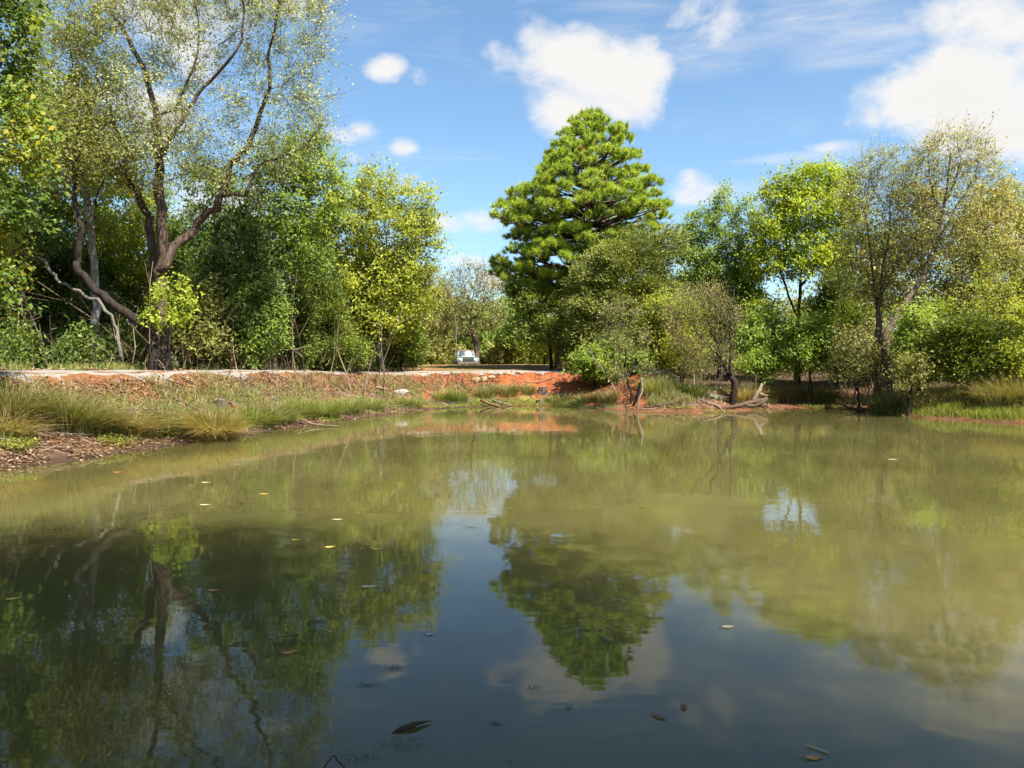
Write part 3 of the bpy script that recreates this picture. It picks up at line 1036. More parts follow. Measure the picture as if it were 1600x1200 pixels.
tree('broadleaf_tree', 'large leaved green and yellow tree overhanging the frame corner nearest the dam', (-150, 17.5), [
    [(-150, 590), (-140, 480), (-120, 380), (-100, 280), (-90, 180), (-80, 60)], [(-110, 320), (-60, 250), (-10, 220), (40, 215)], [(-100, 230), (-40, 150), (10, 90), (30, 30)]],
    [(0, 50, 60, 70), (-30, 190, 80, 60), (40, 225, 40, 30), (-60, 330, 110, 80), (0, 130, 60, 50), (-60, 430, 90, 60), (-40, -40, 100, 60), (20, 260, 50, 30), (-20, 300, 50, 40)],
    'edge', 'brown', r=.3, n=180, per=42, leaf=.10, crad=.36, twigs=9, dmin=.3, seed=6, group=G1, ratio=.62)
GS = 'dark undergrowth shrubs along the dam'
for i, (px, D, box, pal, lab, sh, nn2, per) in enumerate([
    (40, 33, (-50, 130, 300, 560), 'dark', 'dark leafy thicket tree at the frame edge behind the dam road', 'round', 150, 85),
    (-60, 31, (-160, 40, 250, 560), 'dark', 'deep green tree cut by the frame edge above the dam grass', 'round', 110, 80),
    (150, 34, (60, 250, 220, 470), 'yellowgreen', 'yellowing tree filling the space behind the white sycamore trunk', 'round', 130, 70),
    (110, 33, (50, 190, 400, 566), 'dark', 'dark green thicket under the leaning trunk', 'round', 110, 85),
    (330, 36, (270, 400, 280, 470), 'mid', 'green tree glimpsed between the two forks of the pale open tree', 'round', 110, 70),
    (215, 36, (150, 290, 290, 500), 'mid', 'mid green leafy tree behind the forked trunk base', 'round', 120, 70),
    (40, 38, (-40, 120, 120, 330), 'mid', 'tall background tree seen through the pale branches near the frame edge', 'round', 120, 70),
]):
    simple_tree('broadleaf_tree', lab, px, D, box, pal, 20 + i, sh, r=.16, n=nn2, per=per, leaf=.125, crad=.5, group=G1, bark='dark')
simple_tree('pine_tree', 'small dark needled pine standing behind the forked pale tree', 372, 33, (290, 460, 300, 500), 'darkpine', 30, 'cone', r=.16, n=85, per=62, leaf=.2, crad=.45, style='spray', group=G1, bark='dark')
tree('broadleaf_tree', 'slim tree with bright green crown rising beside the pale open tree', (428, 34), [
    [(425, 572), (428, 530), (436, 470), (448, 420), (452, 370), (462, 320), (470, 270)], [(436, 470), (420, 400), (412, 340), (420, 290)]],
    [(455, 260, 50, 36), (490, 280, 46, 36), (430, 300, 40, 40), (500, 320, 36, 40), (450, 340, 50, 40), (520, 290, 18, 18), (480, 235, 30, 22), (420, 390, 34, 40), (470, 400, 40, 40)],
    'fresh', 'grey', r=.12, n=210, per=66, leaf=.125, crad=.45, seed=31, group=G1)
tree('yellow_green_tree', 'rounded yellow green tree at the end of the dam tree row beside open sky', (598, 40), [
    [(592, 570), (590, 520), (594, 470), (600, 420), (602, 360), (600, 310)], [(594, 500), (580, 440), (565, 380), (550, 340)], [(592, 490), (618, 430), (640, 380), (650, 340)], [(590, 560), (606, 500), (612, 440), (620, 380)]],
    [(590, 310, 46, 34), (640, 330, 40, 32), (550, 340, 46, 40), (600, 370, 70, 46), (652, 360, 28, 34), (540, 400, 50, 44), (610, 430, 60, 40), (500, 380, 34, 40), (655, 415, 26, 30), (585, 290, 32, 22), (560, 460, 66, 40), (520, 440, 54, 44), (640, 460, 40, 36), (600, 500, 60, 30), (665, 380, 20, 30)],
    'yellowgreen', 'grey', r=.15, n=380, per=66, leaf=.13, crad=.5, seed=32, group=G1)
for i, (px, D, box, pal, lab, nn2, per) in enumerate([
    (300, 31.5, (255, 345, 440, 568), 'olive', 'olive shrub in shade just behind the forked trunk', 90, 80),
    (345, 33, (300, 400, 410, 570), 'cedar', 'shaded juniper between forked tree and slim green tree', 110, 90),
    (405, 33, (365, 445, 430, 572), 'mid', 'sparse green sapling leaning at the red fence post', 70, 60),
    (455, 37, (410, 510, 400, 572), 'cedar', 'dense dark juniper behind the slim pale trunk', 130, 95),
    (510, 38, (460, 560, 390, 574), 'cedar', 'broad dark juniper under the yellow green tree', 150, 95),
    (555, 40, (515, 600, 430, 574), 'dark', 'shadowed leafy shrub at the foot of the yellow green tree', 110, 85),
    (625, 43, (590, 670, 440, 574), 'cedar', 'dark juniper closing the tree row beside the open field', 120, 95),
    (650, 50, (610, 700, 415, 566), 'brown', 'olive brown tree leaning toward the bare oak', 120, 60),
]):
    simple_tree('juniper_tree' if pal == 'cedar' else 'shrub', lab, px, D, box, pal, 40 + i, 'cone' if pal == 'cedar' else 'round', r=.10, n=nn2, per=per, leaf=.15 if pal == 'cedar' else .11, crad=.42, dmin=.36,
                style='spray' if pal == 'cedar' else 'leaf', group=GS, cat='tree' if pal == 'cedar' else 'shrub', bark='dark')
simple_tree('shrub', 'bright lime green leafy shoot in front of the forked trunk', 262, 27.6, (235, 305, 448, 515), 'lime', 52, 'round', r=.04, n=34, per=46, leaf=.12, crad=.3, group=GS, cat='shrub', bark='dark')
# far ranks that close the view between trunks
GF = 'background trees beyond the front row'
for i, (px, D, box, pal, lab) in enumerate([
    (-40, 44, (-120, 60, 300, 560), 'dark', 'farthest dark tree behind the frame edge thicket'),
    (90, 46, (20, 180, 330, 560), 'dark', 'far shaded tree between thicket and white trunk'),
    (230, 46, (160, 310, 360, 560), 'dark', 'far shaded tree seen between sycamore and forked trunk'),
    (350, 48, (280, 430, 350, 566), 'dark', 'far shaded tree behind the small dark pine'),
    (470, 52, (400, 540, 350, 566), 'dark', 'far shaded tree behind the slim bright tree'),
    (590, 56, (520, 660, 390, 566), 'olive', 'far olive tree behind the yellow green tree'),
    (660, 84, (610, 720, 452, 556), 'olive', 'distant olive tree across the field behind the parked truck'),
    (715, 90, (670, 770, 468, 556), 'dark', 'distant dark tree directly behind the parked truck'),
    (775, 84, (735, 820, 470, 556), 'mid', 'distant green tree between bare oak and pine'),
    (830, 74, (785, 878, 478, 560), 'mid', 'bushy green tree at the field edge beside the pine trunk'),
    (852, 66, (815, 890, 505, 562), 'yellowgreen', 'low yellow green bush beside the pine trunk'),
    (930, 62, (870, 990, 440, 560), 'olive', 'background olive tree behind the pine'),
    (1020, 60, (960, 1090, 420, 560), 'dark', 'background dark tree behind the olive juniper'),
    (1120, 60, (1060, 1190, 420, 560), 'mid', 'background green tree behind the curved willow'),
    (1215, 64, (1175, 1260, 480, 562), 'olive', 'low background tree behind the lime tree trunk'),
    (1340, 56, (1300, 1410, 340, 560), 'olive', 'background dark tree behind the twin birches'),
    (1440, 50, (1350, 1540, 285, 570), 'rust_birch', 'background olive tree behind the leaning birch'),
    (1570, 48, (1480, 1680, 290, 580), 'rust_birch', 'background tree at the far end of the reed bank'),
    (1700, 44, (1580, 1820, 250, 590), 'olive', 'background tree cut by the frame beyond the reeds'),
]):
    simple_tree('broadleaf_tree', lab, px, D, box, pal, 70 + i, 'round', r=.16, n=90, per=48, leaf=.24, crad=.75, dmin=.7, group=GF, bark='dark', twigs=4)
# bare oak by the truck
tree('bare_oak_tree', 'nearly leafless spreading oak with twisted limbs beside the parked truck', (745, 66), [
    [(746, 560), (744, 535), (738, 515), (736, 490), (740, 460), (744, 435)], [(740, 515), (725, 490), (705, 470), (690, 450)], [(738, 500), (760, 475), (772, 445), (778, 425)], [(742, 525), (715, 525), (690, 540), (675, 552)], [(740, 480), (728, 455), (722, 430)]],
    [(735, 440, 40, 22), (700, 455, 34, 24), (770, 450, 26, 26), (690, 490, 32, 22), (760, 490, 36, 22), (730, 470, 40, 30), (715, 510, 30, 14)],
    'brown', 'brown', r=.34, n=190, per=13, leaf=.15, crad=.7, dmin=.5, seed=101, twigs=8, tip=.013)

# --- the right-hand bank
GR = 'trees along the far bank'
tree('olive_juniper_tree', 'broad olive green juniper crowding the pine trunk from the bank', (955, 42.5), [
    [(958, 572), (962, 520), (968, 460), (980, 420), (992, 390)], [(962, 500), (940, 450), (925, 410)], [(966, 470), (1000, 430), (1030, 400), (1042, 375)]],
    [(1000, 392, 44, 26), (960, 405, 44, 24), (1045, 385, 26, 28), (920, 435, 32, 22), (985, 430, 66, 34), (950, 480, 58, 34), (1020, 470, 50, 34), (910, 480, 28, 24), (960, 530, 60, 24), (925, 520, 40, 20), (1030, 520, 44, 26)],
    'olivecedar', 'brown', r=.26, n=330, per=80, leaf=.16, crad=.45, dmin=.4, seed=110, style='spray', group=GR)
tree('juniper_tree', 'feathery green juniper branches drooping over the field edge beside the pine', (862, 46), [
    [(862, 566), (858, 520), (850, 480), (846, 450)]], [(840, 470, 40, 22), (815, 455, 26, 12), (860, 500, 40, 22), (830, 515, 34, 20), (880, 470, 30, 20), (880, 530, 24, 14)],
    'cedar', 'dark', r=.12, n=90, per=85, leaf=.16, crad=.42, seed=111, style='spray', group=GR)
tree('green_tree', 'fresh green tree with upright pointed top between juniper and lime tree', (1125, 45), [
    [(1125, 572), (1124, 500), (1120, 430), (1124, 370), (1130, 320), (1132, 300)], [(1122, 460), (1095, 400), (1085, 360)], [(1122, 440), (1160, 390), (1168, 340)]],
    [(1132, 312, 12, 18), (1128, 345, 30, 22), (1095, 355, 28, 24), (1165, 350, 26, 30), (1120, 390, 54, 30), (1080, 390, 26, 30), (1160, 400, 36, 34), (1120, 440, 60, 30), (1090, 470, 40, 30), (1165, 450, 30, 30), (1140, 500, 46, 26)],
    'fresh', 'brown', r=.2, n=270, per=66, leaf=.13, crad=.48, seed=112, group=GR)
tree('lime_tree', 'vivid lime yellow tree with dark slender trunk and sky gaps', (1245, 42), [
    [(1246, 580), (1246, 530), (1248, 480), (1252, 430), (1258, 370), (1262, 310)], [(1247, 500), (1228, 450), (1215, 400), (1205, 340)], [(1250, 450), (1278, 410), (1295, 360), (1310, 310)]],
    [(1270, 290, 40, 26), (1310, 290, 26, 24), (1225, 310, 32, 30), (1260, 330, 56, 36), (1310, 340, 28, 40), (1215, 370, 36, 34), (1270, 390, 50, 28), (1190, 415, 26, 24), (1240, 415, 36, 20), (1300, 400, 26, 20), (1195, 480, 26, 16), (1275, 480, 22, 12)],
    'lime', 'dark', r=.19, n=300, per=66, leaf=.135, crad=.48, seed=113, group=GR)
simple_tree('juniper_tree', 'dark green conical juniper between lime tree and twin birches', 1310, 41, (1255, 1365, 405, 580), 'cedar', 114, 'cone', r=.15, n=170, per=95, leaf=.17, crad=.45, dmin=.36, style='spray', group=GR, bark='dark')
tree('birch_tree', 'tall thin leaved birch with reddish trunk leaning out over reeds', (1385, 34), [
    [(1380, 590), (1383, 550), (1392, 510), (1415, 475), (1440, 435), (1460, 390), (1472, 350), (1480, 300), (1485, 240)], [(1460, 390), (1485, 340), (1510, 300), (1530, 250)], [(1475, 345), (1455, 290), (1450, 240)], [(1480, 310), (1500, 260), (1495, 215)]],
    [(1490, 245, 60, 30), (1440, 280, 40, 36), (1530, 290, 40, 40), (1490, 310, 60, 40), (1450, 350, 44, 36), (1520, 360, 50, 40), (1490, 410, 50, 30), (1560, 330, 30, 30)],
    'rust_birch', 'tan', r=.19, stem_r=[(.19, .03), (.06, .02), (.05, .02), (.04, .02)], n=260, per=34, leaf=.085, crad=.5, dmin=.36, seed=115, twigs=10, group=GR, tip=.007, branch_bark='twig')
tree('birch_tree', 'multi stemmed birch with pale twigs left of the leaning birch', (1372, 36), [
    [(1372, 585), (1374, 540), (1372, 490), (1378, 430), (1388, 370), (1392, 320), (1395, 260)], [(1373, 500), (1366, 440), (1360, 390), (1352, 330), (1358, 280)], [(1372, 470), (1398, 420), (1408, 370), (1420, 320)]],
    [(1370, 265, 34, 26), (1345, 310, 30, 32), (1400, 300, 36, 36), (1370, 350, 48, 36), (1420, 350, 34, 40), (1345, 390, 36, 30), (1400, 410, 44, 30), (1340, 440, 36, 24), (1400, 460, 40, 24)],
    'rust_birch', 'tan', r=.2, n=250, per=34, leaf=.085, crad=.5, dmin=.36, seed=116, twigs=10, group=GR, tip=.007, branch_bark='twig')
for i, (nm, px, D, box, pal, lab, sh, nn2, per, lf, stl) in enumerate([
    ('broadleaf_tree', 1580, 38, (1500, 1680, 270, 470), 'rust_birch', 'orange tinged olive tree at the frame edge above the golden branch', 'round', 150, 60, .11, 'leaf'),
    ('broadleaf_tree', 1545, 34, (1455, 1640, 400, 590), 'olive', 'olive tangled tree above the reed clump', 'round', 160, 62, .11, 'leaf'),
    ('yellowing_tree', 1535, 31.5, (1490, 1590, 425, 520), 'yellowgreen', 'yellow green leafy branch tree among green shrubs by the reeds', 'round', 26, 36, .10, 'leaf'),
    ('juniper_tree', 1505, 30.5, (1450, 1570, 500, 590), 'cedar', 'low spreading green juniper behind the grassy point', 'round', 130, 90, .14, 'spray'),
    ('shrub', 1435, 32, (1400, 1480, 480, 590), 'fresh', 'bright green vine covered shrub beside the birch trunks', 'round', 90, 60, .11, 'leaf'),
    ('shrub', 1600, 30, (1560, 1680, 480, 600), 'yellowgreen', 'yellow green shrub at the frame edge behind the reeds', 'round', 100, 60, .11, 'leaf'),
    ('shrub', 1340, 34, (1300, 1378, 520, 606), 'brown', 'brown twiggy brush heap under the twin birches', 'round', 70, 22, .08, 'leaf'),
    ('shrub', 1270, 37, (1225, 1310, 500, 584), 'fresh', 'fresh green leafy shrub below the lime tree', 'round', 80, 56, .12, 'leaf'),
    ('shrub', 1195, 39, (1150, 1235, 490, 576), 'mid', 'green shrub with low drooping leaves right of the curved willow', 'round', 90, 60, .12, 'leaf'),
    ('shrub', 1185, 37.5, (1150, 1215, 556, 584), 'fresh', 'low bright green spray of leaves over the shaded bank', 'round', 26, 50, .12, 'leaf'),
    ('yellowing_tree', 1045, 40, (1005, 1100, 470, 590), 'yellowgreen', 'small yellowing tree on the shaded bank right of the juniper', 'round', 100, 58, .12, 'leaf'),
    ('yellowing_tree', 1065, 38.5, (1035, 1100, 520, 575), 'gold', 'patch of golden leaves on a thin sapling over the shaded bank', 'round', 22, 34, .12, 'leaf'),
    ('shrub', 930, 39.6, (898, 962, 546, 592), 'fresh', 'bright green bush overhanging the red clay bank', 'round', 56, 66, .13, 'leaf'),
    ('shrub', 975, 40.2, (940, 1010, 530, 580), 'mid', 'darker green bush on top of the bank behind the bright bush', 'round', 60, 66, .12, 'leaf'),
    ('shrub', 905, 44, (882, 930, 535, 570), 'olive', 'small olive bush beside the pine trunk base', 'round', 40, 60, .12, 'leaf'),
    ('shrub', 1420, 30.3, (1395, 1450, 560, 606), 'olive', 'low weedy bush with reddish tips on the grassy point', 'round', 50, 40, .09, 'leaf'),
]):
    simple_tree(nm, lab, px, D, box, pal, 130 + i, sh, r=.07 if nm == 'shrub' else .12, n=nn2, per=per, leaf=lf, crad=.36 if nm == 'shrub' else .45, dmin=.30, style=stl, group=GR if 'tree' in nm else 'shrubs along the far bank', cat='tree' if 'tree' in nm else 'shrub', bark='dark', twigs=16 if 'brush' in lab else 9)
# curved willow at the water
tree('willow_tree', 'brownish willow with curved dark trunk bending up from the water edge', (1148, 36.4), [
    [(1150, 616), (1146, 598), (1140, 588), (1134, 580), (1128, 560), (1118, 530), (1105, 500), (1095, 470)], [(1140, 588), (1141, 550), (1140, 500), (1135, 460)], [(1134, 582), (1115, 586), (1095, 590)], [(1128, 560), (1098, 530), (1075, 500)]],
    [(1095, 465, 42, 24), (1125, 490, 32, 34), (1075, 510, 34, 30), (1105, 540, 42, 26), (1060, 480, 24, 20), (1085, 570, 30, 16)],
    'brown', 'dark', r=.22, n=150, per=22, leaf=.11, crad=.42, dmin=.28, seed=160, style='droop', twigs=12, tip=.006, branch_bark='twig', group=GR)
tree('sapling', 'thin grey half dead sapling with bare arched twigs at the waterline', (985, 35.4), [
    [(988, 640), (986, 625), (984, 605), (978, 590), (976, 560), (978, 520), (974, 490)], [(984, 605), (965, 610), (948, 632)], [(986, 618), (998, 605), (1004, 596)]],
    [(975, 490, 30, 22), (985, 530, 30, 24), (960, 580, 18, 12), (1000, 575, 18, 10), (955, 520, 20, 20)], 'olive', 'dark', r=.07, n=60, per=22, leaf=.10, crad=.36, dmin=.22, seed=161, twigs=12, tip=.006, group=GR, branch_bark='grey')

# --- undergrowth and distant woods that read as one mass
def brush_mass(name, n, region, hmax, pal, label, leaf, seed, cat):
    """region: list of (px0, px1, D0, D1); leaves gathered in many small bushes"""
    rs = np.random.default_rng(seed)
    bag_v, bag_t = [], []
    tw_a, tw_b = [], []
    for (px0, px1, D0, D1, nb, hm) in region:
        D = rs.uniform(D0, D1, nb); px = rs.uniform(px0, px1, nb)
        x = (px - 800) / F * D
        sdd, _ = shore_dist(x, D)
        kp = sdd > 8.6
        x, D = x[kp], D[kp]; nb = len(x)
        z = zat(x, D)
        h = hm * rs.uniform(.45, 1.1, nb)
        k = n
        ci = np.repeat(np.arange(nb), k)
        t = rs.uniform(0, 1, nb * k) ** .8
        an = rs.uniform(0, 2 * np.pi, nb * k)
        rr = (.25 + .75 * np.sin(np.pi * np.clip(t * .85 + .1, 0, 1))) * h[ci] * .42 * rs.uniform(0, 1, nb * k) ** .5
        lump = rs.normal(size=(nb * 8, 3)) * .25
        P = np.stack([x[ci] + np.cos(an) * rr, D[ci] + np.sin(an) * rr, z[ci] + t * h[ci]], 1) + lump[ci * 8 + rs.integers(0, 8, nb * k)]
        P[:, 2] = np.maximum(P[:, 2], z[ci] + .03)
        bag_v.append(P); bag_t.append(np.clip(rs.uniform(0, 1, nb)[ci] * .6 + rs.uniform(0, .4, nb * k), 0, 1))
    P = np.vstack(bag_v); m = len(P)
    d = rdir(rs, m); nr = rdir(rs, m) + np.array([0, 0, .7]); nr = norm(nr - d * (nr * d).sum(1, keepdims=True))
    l = leaf * rs.uniform(.6, 1.4, m)
    V, Q = leaf_quads(P, d, nr, l, l * .6)
    tag(link(name, mkmesh(name, V, Q, tint=np.concatenate(bag_t), mat=PAL[pal])), label, cat, kind='stuff')
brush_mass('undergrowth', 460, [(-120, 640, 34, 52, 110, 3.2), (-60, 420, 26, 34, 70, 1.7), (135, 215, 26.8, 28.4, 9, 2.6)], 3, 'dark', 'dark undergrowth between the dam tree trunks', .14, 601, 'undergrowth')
brush_mass('bank_undergrowth', 320, [(890, 1700, 43, 56, 110, 3.0), (1380, 1700, 33, 43, 40, 2.6), (1150, 1420, 38, 44, 40, 2.0)], 3, 'olive', 'tangled undergrowth between the far bank trunks', .17, 602, 'undergrowth')
brush_mass('far_woods', 330, [(-300, 620, 60, 120, 46, 11), (600, 860, 88, 120, 26, 9.5), (590, 880, 74, 96, 44, 3.4), (880, 1900, 60, 90, 50, 3.4), (860, 1900, 66, 120, 62, 9)], 10, 'olive', 'distant woods closing the view behind the field and pond', .5, 603, 'woods')

# --- trees on the near bank behind the photographer: their shade lies on the near water
GN = 'shade trees on the near bank'
def near_tree(x, y, h, rad, seed, lab, pal='mid', dens=150):
    rs = np.random.default_rng(seed)
    b = np.array([x, y, z1(x, y)])
    root = thing('shade_tree', b, lab, 'tree', GN)
    st = catmull([b - [0, 0, .2], b + [.1, 0, h * .3], b + [-.1, .1, h * .6], b + [.1, 0, h * .9]], 4)
    nC = 150
    d = rdir(rs, nC); rr = rs.uniform(.3, 1, nC) ** .5
    C = b + np.array([0, 0, h * .64]) + d * rr[:, None] * np.array([rad, rad, h * .36])
    N, par, cnt, tp, bps, tips = grow(rs, [st], C)
    radi = .008 * np.maximum(cnt, 1) ** (math.log(.25 / .008) / math.log(cnt[0]))
    V, Q, T = tubes([(N[tp[0]] - b, radi[tp[0]])], 8)
    link('trunk', mkmesh('trunk', V, Q, T, mat=BARK['brown'], smooth=True), root)
    V, Q, T = tubes([(N[i] - b, radi[i]) for i in bps], 3, False)
    link('branches', mkmesh('branches', V, Q, T, mat=BARK['brown']), root)
    m = nC * dens
    zf = (C[:, 2] - b[2]) / h
    wt_ = np.clip(1.55 - 1.5 * zf, .06, 1) ** 1.6
    ci = rs.choice(nC, m, p=wt_ / wt_.sum())
    P = C[ci] + rs.normal(size=(m, 3)) * .8 - b
    dd = rdir(rs, m); nr = rdir(rs, m) + np.array([0, 0, .8]); nr = norm(nr - dd * (nr * dd).sum(1, keepdims=True))
    V, T = leaf_tris(P, dd, nr, np.full(m, .27), np.full(m, .2))
    link('crown', mkmesh('crown', V, tris=T, tint=rs.uniform(0, 1, m), mat=PAL[pal]), root)
near_tree(3.4, 0.3, 16.5, 3.4, 301, 'closest leafy tree on the near bank just beside the viewpoint')
near_tree(-1.4, -1.6, 16.5, 3.4, 302, 'leafy tree on the near bank straight behind the viewpoint')
near_tree(8.8, -2.6, 12, 3.0, 303, 'thin leafy tree farther along the near bank away from the dam', dens=50)
near_tree(-6.5, -1.6, 16, 3.2, 304, 'leafy tree on the near bank toward the dam')

# ------------------------------------------------------------------ grass, weeds, litter
def blades(rs, P, h, lean, w, seg=3):
    """curved tapering blades rooted at P; lean: horizontal vectors"""
    n = len(P)
    h = np.reshape(h, (-1, 1)); w = np.reshape(w, (-1, 1))
    side = np.stack([-lean[:, 1], lean[:, 0], np.zeros(n)], 1) + rs.normal(size=(n, 3)) * .3
    side = norm(side) * w * .5
    lv = np.stack([lean[:, 0], lean[:, 1], np.zeros(n)], 1)
    ll = np.linalg.norm(lv, axis=1, keepdims=True)
    pts = []
    for k in range(seg + 1):
        t = k / seg
        up = h * (t - .42 * t * t * np.clip(ll, 0, 1.6))
        pts.append(P + np.array([[0, 0, 1.]]) * up + lv * h * t * t * .9)
    V = []
    for k in range(seg):
        f = 1 - .75 * k / seg
        V += [pts[k] - side * f, pts[k] + side * f]
    V.append(pts[seg])
    nv = 2 * seg + 1
    VV = np.stack(V, 1).reshape(-1, 3)
    o = np.arange(n)[:, None] * nv
    Q = np.concatenate([o + np.array([[2 * k, 2 * k + 1, 2 * k + 3, 2 * k + 2]]) for k in range(seg - 1)], 0)
    T = o + np.array([[2 * seg - 2, 2 * seg - 1, 2 * seg]])
    return VV, Q, T

def tussock(px, D, rad, h, nbl_, pal, label, seed, lean=(0, 0), tmin=0.0, tmax=1.0, spread=1.05, name='grass_tussock', group='grass tussocks along the pond edge', width=.012):
    rs = np.random.default_rng(seed)
    b = ground(px, D); b[2] = max(b[2], .0)
    h = h * 1.3; rad = rad * 1.15; nbl = int(nbl_ * 1.3)
    a = rs.uniform(0, 2 * np.pi, nbl); rr = rad * rs.uniform(0, 1, nbl) ** .6 * .55
    x = b[0] + np.cos(a) * rr; y = b[1] + np.sin(a) * rr
    P = np.stack([x, y, zat(x, y) - .02], 1)
    ln = np.stack([np.cos(a), np.sin(a)], 1) * rs.uniform(.15, 1, nbl)[:, None] * spread + np.array(lean)[None, :] + rs.normal(size=(nbl, 2)) * .18
    V, Q, T = blades(rs, P - b, h * rs.uniform(.55, 1.15, nbl), ln, width * rs.uniform(.7, 1.4, nbl))
    tq = np.clip(tmin + (tmax - tmin) * rs.uniform(0, 1, nbl) + (rs.uniform(size=nbl) < .18) * .5, 0, 1)
    bag = Bag(); 
    bag.V = [V]; bag.Q = [Q]; bag.T = [T]; bag.qt = [np.tile(tq, 2)]; bag.tt = [tq]
    o = link(name, bag.mesh(name, PAL[pal]), loc=tuple(b))
    tag(o, label, 'grass', group)

GT = [
    (30, 18.3, .9, 0.94, 700, 'sedge', 'long arching green sedge clump at the frame edge on the dam bank', (.5, -.2), 0, .8),
    (115, 18.9, 1.0, 1.00, 900, 'sedge', 'largest dark hollowed sedge clump on the dam bank', (.4, -.1), 0, .8),
    (20, 17.4, .7, .5, 420, 'straw', 'flattened straw coloured sedge near the muddy waterline', (.7, -.3), 0, 1),
    (200, 20.0, .8, 0.75, 520, 'straw', 'dry tawny grass clump just past the largest sedge', (.5, -.3), 0, 1),
    (165, 19.6, .8, 0.75, 520, 'sedge', 'green and tan sedge clump behind the tawny clump', (.4, -.2), .1, .9),
    (262, 21.1, .9, 0.78, 640, 'sedge', 'leaning green sedge clump in the middle of the bank', (.5, -.3), 0, .8),
    (335, 21.0, .9, 0.90, 800, 'straw', 'golden brown sedge drooping right down to the water', (.2, -.7), 0, .9),
    (340, 22.4, .9, .62, 640, 'grass', 'green grass clump above the drooping golden sedge', (.4, -.2), 0, .8),
    (400, 24.6, .9, .62, 620, 'grass', 'green and gold clump right of the drooping sedge', (.4, -.3), 0, .9),
    (430, 25.6, .9, .65, 620, 'sedge', 'dark based green clump along the middle bank', (.3, -.2), 0, .8),
    (470, 27.4, .9, .65, 640, 'grass', 'upright fresh green grass clump midway along the dam', (.2, -.1), 0, .8),
    (505, 28.6, .9, .7, 640, 'grass', 'tall upright green clump with dark foot', (.1, -.1), 0, .75),
    (545, 30.6, .9, .62, 520, 'grass', 'green clump beside bare twig litter', (.1, -.1), 0, .8),
    (580, 32.4, .8, .55, 420, 'grass', 'smaller green clump toward the corner of the dam', (.1, 0), 0, .8),
    (640, 35.0, .8, .50, 380, 'grass', 'low green clump where the dam meets the red bank', (0, 0), 0, .8),
    (715, 38.2, .7, .75, 420, 'grass', 'bright upright green grass tuft in front of the truck', (0, 0), 0, .6),
    (692, 38.0, .7, .5, 300, 'grass', 'short dark grass tuft beside the bright upright tuft', (0, 0), 0, .7),
    (760, 39.9, .8, .55, 380, 'sedge', 'first grey green tuft along the foot of the red bank', (0, 0), 0, .7),
    (795, 40.1, .8, .55, 380, 'sedge', 'second grey green tuft along the foot of the red bank', (0, 0), 0, .7),
    (825, 40.2, .6, .45, 260, 'sedge', 'third smaller tuft along the foot of the red bank', (0, 0), 0, .8),
    (875, 39.0, .8, .5, 320, 'sedge', 'olive tuft below the sunlit red clay slope', (0, 0), .1, .8),
    (921, 37.8, .9, .5, 420, 'sedge', 'dark shaded clump at the foot of the overhanging bush', (0, 0), 0, .45),
    (950, 37.2, .8, .55, 380, 'sedge', 'yellowish green clump left of the half dead sapling', (0, 0), .2, .9),
    (1022, 36.2, .9, .75, 520, 'grass', 'yellow green grass clump right of the pale driftwood post', (0, 0), .2, .95),
    (1085, 36.8, 1.0, .7, 520, 'grass', 'shaded green rush clump left of the curved willow', (0, 0), 0, .6),
    (1060, 37.0, .8, .5, 320, 'grass', 'low green clump in the shade of the willow', (0, 0), 0, .6),
    (1165, 36.8, .9, .85, 560, 'straw', 'tall pale grass clump touching the willow trunk', (0, 0), 0, .8),
    (1200, 38.0, 1.0, .75, 520, 'straw', 'golden grass clump behind the broken log', (0, 0), 0, .9),
    (1225, 38.4, 1.0, .8, 520, 'straw', 'tall straw coloured clump right of the broken log', (0, 0), 0, 1),
    (1260, 38.4, 1.0, .75, 520, 'sedge', 'olive sedge clump on the muddy flat below the lime tree', (.1, 0), .1, .9),
    (1290, 38.0, 1.0, .8, 520, 'sedge', 'dark sedge clump beside the brush heap', (.2, -.1), 0, .7),
    (1385, 32.6, 1.0, .9, 560, 'sedge', 'green rush clump at the foot of the leaning birch', (.1, 0), 0, .8),
    (1410, 33.0, 1.0, .8, 460, 'straw', 'dry grass clump behind the green rush', (0, 0), 0, .9),
    (1445, 31.0, 1.1, .7, 460, 'straw', 'tan seed grass on the crest of the grassy point', (0, 0), 0, .9),
    (1565, 29.4, 1.3, 1.1, 1000, 'sedge', 'tall brown green reed clump near the frame edge', (0, 0), .2, .95),
    (1600, 29.0, 1.3, 1.15, 1000, 'sedge', 'tall reed clump cut by the frame', (0, 0), .2, .95),
    (1530, 30.4, 1.1, .8, 560, 'straw', 'pale dry grass beside the tall reeds', (0, 0), 0, .9),
]
for i, (px, D, rad, h, nb, pal, lab, ln, t0, t1) in enumerate(GT):
    tussock(px, D, rad, h, nb, pal, lab, 500 + i, ln, t0, t1, width=.011 + .00022 * D)

def scatter_px(rs, n, px0, px1, s0, s1):
    """random ground points whose column lies in px0..px1 and shore distance in s0..s1"""
    out_p = []
    tot_n = 0
    while tot_n < n:
        k = rs.integers(0, len(shore), n * 3)
        s = rs.uniform(s0, s1, n * 3)
        p = shore[k] + nrm_s[k] * s[:, None] + rs.normal(size=(n * 3, 2)) * .15
        pxs = 800 + F * p[:, 0] / np.maximum(p[:, 1], .5)
        ok = (pxs > px0) & (pxs < px1) & (p[:, 1] > 11)
        # sample evenly over the ground rather than along the shore index
        out_p.append(p[ok]); tot_n += ok.sum()
        if tot_n == 0: break
    p = np.vstack(out_p)[:n]
    return p[:, 0], p[:, 1]

